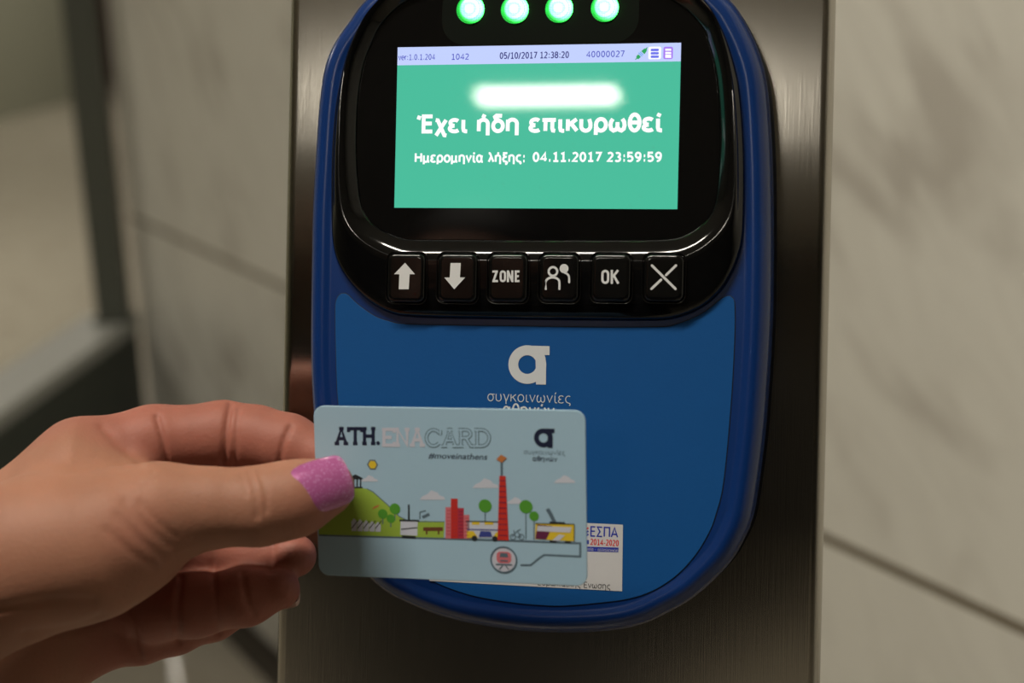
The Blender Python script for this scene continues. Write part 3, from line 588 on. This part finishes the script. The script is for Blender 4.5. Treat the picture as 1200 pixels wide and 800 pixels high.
for i in range(4): f.line([(410.5 + 4 * i, 570), (410.5 + 4 * i, 561)], 1.6)
f.line([(408, 571), (425, 571)], 1.6).line([(408, 560.5), (425, 560.5)], 1.4).poly([(408, 560), (425, 560), (416.5, 555.5)]); f.build('temple', CBLK, crd)
f = CFlat(0.06)
for i in range(5): f.poly([(412 + 7 * i, 622 + .2 * i), (418 + 7 * i, 622 + .2 * i), (418.4 + 7 * i, 611 + i), (415 + 7 * i, 607 + i), (411.6 + 7 * i, 611 + i)])
f.build('houses', CLOUD, crd)
f = CFlat(0.08)
for i in range(5): f.line([(412 + 7 * i, 619), (419 + 7 * i, 610)], 1.0)
f.build('house_roofs', CBLK, crd)
CFlat(0.06).poly([(436, 597), (443, 594), (445, 591), (438, 593.5)]).build('banner', CORA, crd)
def tree(x, y, r, tr):
    t = CFlat(0.08).disc(x, y, r).build('tree', TREE, crd)
    CFlat(0.06).line([(x, y + r - 1), (x, y + tr)], 1.2).build('tree_trunk', LINE, t)
for a in ((448.5, 602, 5.6, 12), (462.8, 596, 6.2, 14), (458, 607.5, 5, 10), (568.5, 592.5, 7.6, 20), (616.3, 593.5, 7.8, 38), (625.8, 604.5, 5.6, 28)): tree(*a)
CFlat(0.06).poly([(469, 626.5), (489, 627.5), (489.5, 611), (469.5, 610.5)]).build('kiosk', CLOUD, crd)
CFlat(0.08).line([(468, 609.5), (491, 610)], 2.2).line([(471, 628.5), (487, 629.5)], 3.0).line([(479, 610), (479, 591)], 2.0).line([(470, 620), (489, 618)], 1.2).build('kiosk_trim', CBLK, crd)
CFlat(0.06).line([(492, 608), (492, 600), (499, 598)], 1.2).line([(495, 606), (503, 602)], 3).build('street_sign', LINE, crd)
CFlat(0.06).rect(496, 617.5, 519, 622).line([(500, 626), (500, 621)], 2).line([(514, 626), (514, 621)], 2).build('bench', CBRN, crd)
for x0, x1, yt, m in ((522, 528.5, 594, CPINK), (528.3, 536.3, 584, CRED), (536, 543.5, 595, CCRIM), (543.2, 550, 603, CPINK)):
    b_ = CFlat(0.06).rect(x0, yt, x1, 630.8).build('office_block', m, crd)
    f = CFlat(0.09)
    for k in range(int((628 - yt) / 4)): f.line([(x0 + 1.5, yt + 4 + 4 * k), (x1 - 1, yt + 4 + 4 * k)], 0.7)
    f.build('window_lines', CCRIM if m is not CCRIM else CPUR, b_)
bus = CFlat(0.06).rect(547, 611.5, 588.5, 630).build('bus', CLOUD, crd)
CFlat(0.09).poly([(547, 630), (560, 630), (555, 622), (547, 622)]).rect(553, 611.5, 562, 614.5).rect(568, 611.5, 578, 614.5).poly([(577, 630), (588, 630), (588, 621), (581, 624)]).build('bus_trim', CYEL, bus)
CFlat(0.10).poly([(561, 629), (577, 629), (575, 622.5), (563, 622)]).line([(548, 620), (588, 621)], 1.2).build('bus_door', CBLU, bus)
CFlat(0.11).line([(546, 610.5), (590, 611.5)], 1.2).disc(556, 630.5, 3.2).disc(580, 631, 3.2).build('bus_wheel', CBLK, bus)
tw = CFlat(0.12).poly([(583, 632.5), (596.2, 633), (592.4, 557.6), (585.2, 557.4)]).build('tower', CRED, crd)
f = CFlat(0.14)
for k in range(11): f.line([(584.9 - .12 * k, 563 + 6.4 * k), (592.6 + .2 * k, 563.2 + 6.4 * k)], 0.9)
f.build('tower_rungs', CPUR, tw)
CFlat(0.12).line([(587.9, 557.5), (587.7, 541)], 2.4).build('mast', LINE, tw)
CFlat(0.14).poly([(581.5, 538), (587.3, 532.5), (594, 536.5), (588, 542)]).build('beacon', CORA, tw)
f = CFlat(0.06)
for x in (601, 611): f.ring(x, 629, 2.6, 3.6, 16)
f.line([(600, 629), (606, 622), (611, 629), (604, 629), (602, 621)], 0.9).line([(606, 622), (610, 620)], 0.9).build('bicycle', LINE, crd)
trm = CFlat(0.06).poly([(627, 631.5), (672.8, 634), (673, 614), (627.5, 613)]).build('tram', CYEL, crd)
CFlat(0.09).poly([(627.3, 631), (640, 632), (644, 624), (647, 616), (630, 614.5)]).build('tram_front', CPUR, trm)
CFlat(0.10).poly([(629, 622), (668, 624), (670, 617.5), (630, 616)]).poly([(647, 633), (655, 633.5), (662, 627), (655, 626)]).build('tram_windows', CLOUD, trm)
CFlat(0.11).line([(644, 634), (652, 634.5)], 2).line([(662, 634.8), (669, 635)], 2).line([(644, 611.8), (662, 612.6)], 2).line([(627, 613), (673, 614)], 0.9).line([(673, 614), (672.8, 634)], 0.9).build('tram_trim', CBLK, trm)
CFlat(0.06).line([(641.5, 596), (645, 602), (650, 612)], 4.5).build('pantograph', LINE, trm)
CFlat(0.03).line([(373.8, 626.6), (520, 631), (600, 633.5), (680, 636.4), (680, 652), (638, 650), (633, 653), (622, 662), (610, 662)], 2.2).build('route_line', LINE, crd)
tn = CFlat(0.06).disc(590.3, 655.8, 13.6, 40).build('train_badge', PALE, crd)
CFlat(0.10).ring(590.3, 655.8, 14.2, 15.9).build('badge_ring', LINE, tn)
CFlat(0.10).mm(rrect(*CARD.at(590.5, 653, .1), 4.6, 3.6, 1.2)).build('train_front', CPINK, tn)
CFlat(0.13).poly([(585.5, 652.5), (595.6, 653), (594.5, 648), (586.5, 647.6)]).line([(581, 661), (600, 661.6)], 1.6).line([(585, 667), (589, 662.5)], 1.2).line([(596, 667), (592.5, 662.5)], 1.2).line([(586, 656.5), (595, 657)], 1.6).build('train_lines', LINE, tn)

# ------------------------------------------------------------------ the person's left hand
def V(px, py, d): return np.array([(px - 600) / FPX * d, -(py - 400) / FPX * d, -d])
def J(*a): return [(V(x, y, d), r) for x, y, d, r in a]
G = 0.8
lo = np.array([-330., -215., -525.]); hi = np.array([-42., -10., -400.])
nx, ny, nz = ((hi - lo) / G).astype(int) + 1
X = (lo[0] + G * np.arange(nx)).astype(np.float32)[:, None, None]; Y = (lo[1] + G * np.arange(ny)).astype(np.float32)[None, :, None]; Z = (lo[2] + G * np.arange(nz)).astype(np.float32)[None, None, :]
def cone(a, ra, b, rb):
    ab = (b - a).astype(np.float32); L = float(ab @ ab)
    t = np.clip(((X - a[0]) * ab[0] + (Y - a[1]) * ab[1] + (Z - a[2]) * ab[2]) / L, 0, 1)
    return np.sqrt((X - a[0] - t * ab[0]) ** 2 + (Y - a[1] - t * ab[1]) ** 2 + (Z - a[2] - t * ab[2]) ** 2) - (ra + (rb - ra) * t)
def smin(a, b, k):
    h = np.maximum(k - np.abs(a - b), 0) / k; return np.minimum(a, b) - h * h * k * 0.25
def chain(js, k):
    d = None
    for (a, ra), (b, rb) in zip(js[:-1], js[1:]):
        e = cone(a, ra, b, rb); d = e if d is None else smin(d, e, k)
    return d
palm = chain(J((-330, 1010, 400, 31), (-200, 850, 452, 29), (-110, 730, 462, 21), (96, 541, 475, 13.4)), 10)
for js in (J((-110, 770, 468, 20), (118, 618, 487, 13.0)), J((-100, 820, 470, 19), (126, 690, 490, 12)), J((-90, 860, 466, 17), (112, 748, 488, 11))):
    palm = smin(palm, chain(js, 8), 10)
thumb = chain(J((-120, 735, 448, 25), (40, 650, 446, 21), (110, 640, 447.5, 18.6), (160, 617, 450, 15.2), (195, 598, 451, 12.4)), 12)
thumb = smin(thumb, chain(J((190, 597, 450, 12.3), (245, 595, 451, 11.4), (303, 593, 452, 11.2), (345, 584, 454, 10.8), (381, 571, 456.2, 9.0)), 5), 6)
palm = smin(palm, thumb, 9)
web = chain(J((90, 560, 466, 14), (150, 560, 468, 8)), 4); palm = smin(palm, web, 10)
fingers = [J((96, 541, 475, 13.2), (180, 519, 482, 11.8), (262, 511, 485, 11.0), (300, 514, 484, 10.3), (337, 522, 481, 9.8), (396, 545, 475.6, 7.8)),
           J((120, 622, 487, 12.5), (190, 634, 492, 10.4), (240, 641, 492, 9.8), (300, 648, 487, 9.2), (346, 651, 481, 6.9)),
           J((128, 695, 488, 12), (180, 712, 484, 10.6), (228, 709, 479, 9.9), (288, 699, 475, 8.9), (328, 690, 473, 6.4)),
           J((112, 748, 488, 10.6), (165, 745, 491, 8.8), (205, 736, 492, 8.2), (250, 724, 490, 7.0), (280, 714, 488, 5.8))]
body = palm; fing = None
for i, js in enumerate(fingers):
    f = chain(js, 3.5); fing = f if fing is None else np.minimum(fing, f); body = smin(body, f, 3.0 if i else 4.0)
body = body.astype(np.float32)
# surface nets
def nets(D):
    s = D < 0; c = np.zeros(tuple(n - 1 for n in D.shape), np.int8)
    for dx in (0, 1):
        for dy in (0, 1):
            for dz in (0, 1): c += s[dx:dx + c.shape[0], dy:dy + c.shape[1], dz:dz + c.shape[2]]
    I, Jx, K = np.nonzero((c > 0) & (c < 8)); idx = -np.ones(c.shape, np.int64); idx[I, Jx, K] = np.arange(len(I))
    acc = np.zeros((len(I), 3)); cnt = np.zeros(len(I)); cor = [(a, b, e) for a in (0, 1) for b in (0, 1) for e in (0, 1)]
    for p in cor:
        for ax in range(3):
            if p[ax]: continue
            q = list(p); q[ax] = 1
            a = D[I + p[0], Jx + p[1], K + p[2]]; b = D[I + q[0], Jx + q[1], K + q[2]]; m = (a < 0) != (b < 0)
            t = np.where(m, a / np.where(m, a - b, 1), 0); pt = np.tile(np.array(p, float), (len(I), 1)); pt[:, ax] += t
            acc[m] += pt[m]; cnt[m] += 1
    v = lo + G * (np.stack([I, Jx, K], 1) + acc / cnt[:, None]); fs = []
    for ax in range(3):
        a = [slice(None)] * 3; b = [slice(None)] * 3; a[ax] = slice(0, -1); b[ax] = slice(1, None)
        e = s[tuple(a)] != s[tuple(b)]; pos = np.stack(np.nonzero(e), 1); o1, o2 = [(1, 2), (2, 0), (0, 1)][ax]
        ok = (pos[:, o1] > 0) & (pos[:, o2] > 0) & (pos[:, o1] < D.shape[o1] - 1) & (pos[:, o2] < D.shape[o2] - 1); pos = pos[ok]
        def g(d1, d2):
            q = pos.copy(); q[:, o1] += d1; q[:, o2] += d2; return idx[q[:, 0], q[:, 1], q[:, 2]]
        quad = np.stack([g(-1, -1), g(0, -1), g(0, 0), g(-1, 0)], 1); flip = ~s[pos[:, 0], pos[:, 1], pos[:, 2]]; quad[flip] = quad[flip][:, ::-1]; fs.append(quad)
    return v, np.concatenate(fs)
hv, hf = nets(body)
ij = np.clip(((hv - lo) / G).round().astype(int), 0, np.array(body.shape) - 1)
df_ = fing[ij[:, 0], ij[:, 1], ij[:, 2]]; blush = np.clip(1 - df_ / 6.0, 0, 1)
del body, palm, thumb, web, fing
me = bpy.data.meshes.new('person'); me.from_pydata(hv.tolist(), [], hf.tolist()); me.validate()
bm = bmesh.new(); bm.from_mesh(me)
for _ in range(3): bmesh.ops.smooth_vert(bm, verts=bm.verts, factor=0.5, use_axis_x=True, use_axis_y=True, use_axis_z=True)
bm.normal_update()
nv = len(bm.verts); co = np.array([v.co[:] for v in bm.verts]); no = np.array([v.normal[:] for v in bm.verts])
pxy = np.stack([600 + FPX * co[:, 0] / -co[:, 2], 400 - FPX * co[:, 1] / -co[:, 2]], 1); dep = -co[:, 2]
def near(pts):
    d = np.full(nv, 1e9); P = spline(pts, 24, False)
    for a, b in zip(P[:-1], P[1:]):
        ab = b - a; t = np.clip(((pxy - a) @ ab) / max(ab @ ab, 1e-6), 0, 1); d = np.minimum(d, np.linalg.norm(pxy - a - t[:, None] * ab, axis=1))
    return d
facing = np.clip(-(no * (co / np.linalg.norm(co, axis=1)[:, None])).sum(1) * 3, 0, 1); press = np.zeros(nv)
for pts, depth, wd, d0, d1 in (
        ([(184, 488), (191, 515), (197, 550)], 1.2, 3.6, 460, 520), ([(270, 474), (265, 505), (262, 548)], 1.2, 3.4, 460, 520), ([(279, 480), (277, 510), (274, 545)], 0.6, 3.5, 460, 520), ([(340, 500), (331, 522), (327, 548)], 0.9, 3.4, 460, 520),
        ([(292, 553), (299, 578), (302, 606)], 0.55, 4.0, 420, 452), ([(303, 552), (311, 573), (312, 600)], 0.5, 3.5, 420, 452), ([(284, 556), (290, 580)], 0.3, 3, 420, 452),
        ([(147, 588), (170, 615), (200, 640)], 0.42, 7, 420, 462), ([(138, 604), (165, 632), (193, 655)], 0.34, 6, 420, 466), ([(126, 622), (150, 644), (180, 664)], 0.3, 6, 420, 466), ([(165, 590), (185, 612), (206, 630)], 0.35, 5, 420, 466),
        ([(120, 500), (140, 520), (165, 540)], 0.7, 6, 440, 500), ([(250, 625), (250, 672)], 0.8, 3.4, 470, 520), ([(320, 630), (318, 672)], 0.7, 4, 470, 520),
        ([(212, 676), (208, 715), (210, 755)], 0.9, 3.8, 465, 520), ([(250, 672), (253, 705), (256, 745)], 0.9, 3.8, 455, 520), ([(284, 672), (289, 700), (298, 722)], 0.7, 3.6, 455, 520),
        ([(150, 712), (157, 745), (166, 775)], 1.0, 5, 465, 520), ([(-10, 716), (60, 704), (110, 705)], 0.8, 6, 420, 480), ([(30, 742), (90, 735), (120, 722)], 0.7, 6, 420, 490)):
    press = np.maximum(press, depth * np.exp(-(near(pts) / wd) ** 2) * facing * ((dep > d0) & (dep < d1)))
co -= no * press[:, None]
wco = (M @ co.T).T + CAM
for v, p in zip(bm.verts, wco): v.co = p * S
bm.to_mesh(me); bm.free()
at_ = me.attributes.new('blush', 'FLOAT', 'POINT')
tip = np.exp(-(np.linalg.norm(pxy - np.array([385, 595]), axis=1) / 45) ** 2); web_ = np.exp(-(np.linalg.norm(pxy - np.array([160, 625]), axis=1) / 40) ** 2) * (dep < 462)
at_.data.foreach_set('value', np.clip(np.maximum(np.maximum(blush[:nv], 0.6 * tip), 0.45 * web_), 0, 1).astype(np.float32))
SKIN = mat('skin', (0.46, 0.24, 0.16, 1), 0.58, 0, 0.35)
def _skin(m):
    b = pb(m); b.inputs['Subsurface Weight'].default_value = 0.18; b.inputs['Subsurface Radius'].default_value = (1.0, 0.35, 0.2); b.inputs['Subsurface Scale'].default_value = 0.003
    at = nd(m, 'ShaderNodeAttribute'); at.attribute_name = 'blush'
    tc = nd(m, 'ShaderNodeTexCoord'); n = nd(m, 'ShaderNodeTexNoise'); n.inputs['Scale'].default_value = 55; n.inputs['Detail'].default_value = 5; lk(m, tc.outputs['Object'], n.inputs['Vector'])
    mx = nd(m, 'ShaderNodeMix', data_type='RGBA'); mx.inputs['A'].default_value = (0.375, 0.172, 0.110, 1); mx.inputs['B'].default_value = (0.36, 0.128, 0.092, 1)
    lk(m, at.outputs['Fac'], mx.inputs['Factor'])
    m2 = nd(m, 'ShaderNodeMix', data_type='RGBA', blend_type='MULTIPLY'); m2.inputs['Factor'].default_value = 1.0; lk(m, mx.outputs['Result'], m2.inputs['A'])
    r = nd(m, 'ShaderNodeMapRange'); r.inputs[3].default_value = 0.80; r.inputs[4].default_value = 1.18; lk(m, n.outputs[0], r.inputs[0]); lk(m, r.outputs[0], m2.inputs['B'])
    lk(m, m2.outputs['Result'], b.inputs['Base Color'])
    v = nd(m, 'ShaderNodeTexVoronoi'); v.inputs['Scale'].default_value = 900; lk(m, tc.outputs['Object'], v.inputs['Vector'])
    bp_ = nd(m, 'ShaderNodeBump'); bp_.inputs['Strength'].default_value = 0.18; bp_.inputs['Distance'].default_value = 0.0003; lk(m, v.outputs['Distance'], bp_.inputs['Height']); lk(m, bp_.outputs[0], b.inputs['Normal'])
_skin(SKIN)
hand = link('person', me, SKIN, None, True)
tag(hand, 'left hand of a person with a glittery pink thumbnail, holding the pale blue travel card', 'person')
# nails
POL = mat('pink_nail_polish', (0.50, 0.13, 0.36, 1), 0.16, 0.15, 0.6, coat=0.8)
def _pol(m):
    b = pb(m); tc = nd(m, 'ShaderNodeTexCoord'); v = nd(m, 'ShaderNodeTexVoronoi'); v.inputs['Scale'].default_value = 3200; lk(m, tc.outputs['Object'], v.inputs['Vector'])
    mp = nd(m, 'ShaderNodeMix', data_type='RGBA'); sp = nd(m, 'ShaderNodeSeparateColor'); lk(m, v.outputs['Color'], sp.inputs[0])
    g = nd(m, 'ShaderNodeMath', operation='GREATER_THAN'); g.inputs[1].default_value = 0.90; lk(m, sp.outputs[0], g.inputs[0])
    lk(m, g.outputs[0], mp.inputs['Factor']); mp.inputs['A'].default_value = (0.47, 0.12, 0.33, 1); mp.inputs['B'].default_value = (0.62, 0.28, 0.55, 1); lk(m, mp.outputs['Result'], b.inputs['Base Color'])
    
    bp_ = nd(m, 'ShaderNodeBump'); bp_.inputs['Strength'].default_value = 0.10; bp_.inputs['Distance'].default_value = 0.0002; lk(m, sp.outputs[1], bp_.inputs['Height']); lk(m, bp_.outputs[0], b.inputs['Normal'])
_pol(POL)
NAT = mat('bare_nail', (0.62, 0.42, 0.36, 1), 0.25, 0, 0.5)
def nail(name, p0, p1, upv, R0, R1, a0, a1, m, thick=0.55, base_r=0.28, tipk=0.10):
    """curved nail plate along p0 -> p1 (finger axis), spanning the angles a0..a1 round it from the direction upv"""
    ax = p1 - p0; L = np.linalg.norm(ax); ax = ax / L; u = upv - (upv @ ax) * ax; u /= np.linalg.norm(u); s = np.cross(ax, u)
    ni, nj = 22, 18; vs = []; fs = []
    for lay in (0, 1):
        for i in range(ni + 1):
            for j in range(nj + 1):
                c = 2 * j / nj - 1; t = i / ni
                # rounded outline: ends bow in towards the corners
                e0 = base_r * (1 - math.sqrt(max(0, 1 - abs(c) ** 2.6))); e1 = tipk * (1 - math.sqrt(max(0, 1 - abs(c) ** 3)))
                tt = e0 + t * (1 - e0 - e1); a = math.radians((a0 + a1) / 2 + c * (a1 - a0) / 2 * (0.76 + 0.24 * min(1, 1.3 * tt)))
                rr = R0 + (R1 - R0) * tt + 0.9 * math.sin(math.pi * min(1, tt * 0.9)) * 0.5
                edge = max(abs(c) ** 8, abs(2 * t - 1) ** 10); rr += thick * (1 - 0.8 * edge) if lay else -1.2
                vs.append(p0 + ax * tt * L + (u * math.cos(a) + s * math.sin(a)) * rr)
    n1 = (ni + 1) * (nj + 1)
    for lay in (0, 1):
        for i in range(ni):
            for j in range(nj): k = lay * n1 + i * (nj + 1) + j; fs.append((k, k + 1, k + nj + 2, k + nj + 1))
    rim = [i * (nj + 1) for i in range(ni + 1)] + [ni * (nj + 1) + j for j in range(1, nj + 1)] + [i * (nj + 1) + nj for i in range(ni - 1, -1, -1)] + [j for j in range(nj - 1, 0, -1)]
    for a, b in zip(rim, rim[1:] + rim[:1]): fs.append((a, b, b + n1, a + n1))
    return auto(mesh(name, [M @ p + CAM for p in vs], fs, m, hand), 60)
n1 = nail('fingernail', V(335, 586, 453.6), V(407, 561, 458.8), np.array([0.0, 0.30, 1.0]), 11.7, 9.0, -44, 58, POL, base_r=0.24); tag(n1, 'glossy pink thumbnail with glitter')
n2 = nail('fingernail', V(320, 692, 473.4), V(346, 688, 472.8), np.array([0.3, -0.5, -0.8]), 6.6, 5.6, -50, 50, NAT, 0.4)
tag(n2, 'bare nail with a pale tip')

# unseen rest of the person, added so its dark clothes darken the steel's reflection
def scope(a, b, g):
    global lo, G, X, Y, Z
    lo = np.array(a, float); G = g; k = ((np.array(b) - lo) / G).astype(int) + 1
    X = (lo[0] + G * np.arange(k[0])).astype(np.float32)[:, None, None]; Y = (lo[1] + G * np.arange(k[1])).astype(np.float32)[None, :, None]; Z = (lo[2] + G * np.arange(k[2])).astype(np.float32)[None, None, :]
BX, BY = -325.0, -20.0         # where the body stands, shifted left to hide the lit floor from the steel
def W3(*a): return [(np.array([p[0] + BX * (len(p) < 5), p[1] + BY * (len(p) < 5), p[2]], float), p[3]) for p in a]
COAT = speckle(mat('dark_wool', (0.012, 0.012, 0.014, 1), 0.9, 0, 0.2), 300, 0.4, 0.001); TROU = speckle(mat('dark_denim', (0.014, 0.016, 0.024, 1), 0.9, 0, 0.2), 600, 0.3, 0.001)
SHOE = mat('black_leather', (0.012, 0.011, 0.010, 1), 0.4); HAIR = speckle(mat('dark_hair', (0.02, 0.013, 0.009, 1), 0.5), 200, 0.5, 0.002)
wr = M @ V(-215, 905, 418) + CAM
scope((BX - 300, BY - 360, 560), (BX + 330, 430, 1380), 8)
d = smin(chain(W3((-60, -165, 880, 108), (-66, -160, 1060, 96), (-72, -160, 1190, 98)), 30), chain(W3((60, -165, 880, 108), (66, -160, 1060, 96), (72, -160, 1190, 98)), 30), 60)
d = smin(d, chain(W3((-170, -158, 1235, 60), (0, -165, 1280, 62), (170, -158, 1235, 60)), 20), 60)
d = smin(d, chain(W3((-80, -165, 700, 100), (-60, -165, 900, 105)), 20), 50); d = smin(d, chain(W3((80, -165, 700, 100), (60, -165, 900, 105)), 20), 50)
d = smin(d, chain(W3((-178, -155, 1232, 57), (-300, 110, 1112, 47, 1), (wr[0], wr[1], wr[2], 37, 1)), 12), 25)
d = smin(d, chain(W3((178, -155, 1232, 57), (225, -205, 1000, 47), (170, -85, 880, 42)), 12), 25)
cv, cf = nets(np.maximum(d, 640 - Z).astype(np.float32)); coat = mesh('coat', cv, [tuple(f) for f in cf], COAT, hand, True)
scope((BX - 200, BY - 300, 30), (BX + 200, BY + 30, 760), 8)
d = np.minimum(chain(W3((-84, -165, 740, 82), (-88, -150, 450, 58), (-92, -170, 90, 46)), 10), chain(W3((84, -165, 740, 82), (88, -150, 450, 58), (92, -170, 90, 46)), 10))
cv, cf = nets(np.maximum(d, 60 - Z).astype(np.float32)); mesh('trousers', cv, [tuple(f) for f in cf], TROU, hand, True)
for sx in (-1, 1):
    scope((BX + sx * 100 - 90, BY - 290, -12), (BX + sx * 100 + 90, BY + 80, 130), 5)
    d = smin(chain(W3((sx * 92, -200, 40, 42), (sx * 98, -90, 42, 44), (sx * 106, -5, 30, 36)), 12), chain(W3((sx * 92, -180, 40, 40), (sx * 92, -172, 100, 42)), 5), 15)
    cv, cf = nets(np.maximum(d, 1 - Z).astype(np.float32)); mesh('shoe', cv, [tuple(f) for f in cf], SHOE, hand, True)
scope((BX - 120, BY - 290, 1270), (BX + 120, BY - 40, 1620), 4)
d = chain(W3((0, -175, 1290, 50), (0, -178, 1390, 50)), 10); d = smin(d, chain(W3((0, -178, 1500, 80), (0, -150, 1480, 76)), 10), 18)
d = smin(d, chain(W3((0, -135, 1435, 50), (0, -115, 1412, 30)), 10), 30); d = smin(d, chain(W3((0, -78, 1490, 8), (0, -58, 1462, 12)), 3), 10)
for sx in (-1, 1):
    d = smin(d, chain(W3((sx * 76, -170, 1490, 12), (sx * 74, -165, 1460, 8)), 4), 8); d = smin(d, chain(W3((sx * 50, -92, 1508, 8), (sx * 14, -78, 1510, 8)), 4), 14)
d = smin(d, chain(W3((-20, -80, 1432, 7), (20, -80, 1432, 7)), 4), 6)
cv, cf = nets(d.astype(np.float32)); mesh('head', cv, [tuple(f) for f in cf], SKIN, hand, True)
d = smin(chain(W3((0, -185, 1515, 86), (0, -195, 1470, 88)), 10), chain(W3((-52, -215, 1440, 44), (-60, -205, 1330, 34)), 10), 20); d = smin(d, chain(W3((52, -215, 1440, 44), (60, -205, 1330, 34)), 10), 20)
d = np.maximum(d, np.where(Z < 1535, (Y - BY + 150) * 0.7, -99))
cv, cf = nets(d.astype(np.float32)); mesh('hair', cv, [tuple(f) for f in cf], HAIR, hand, True)
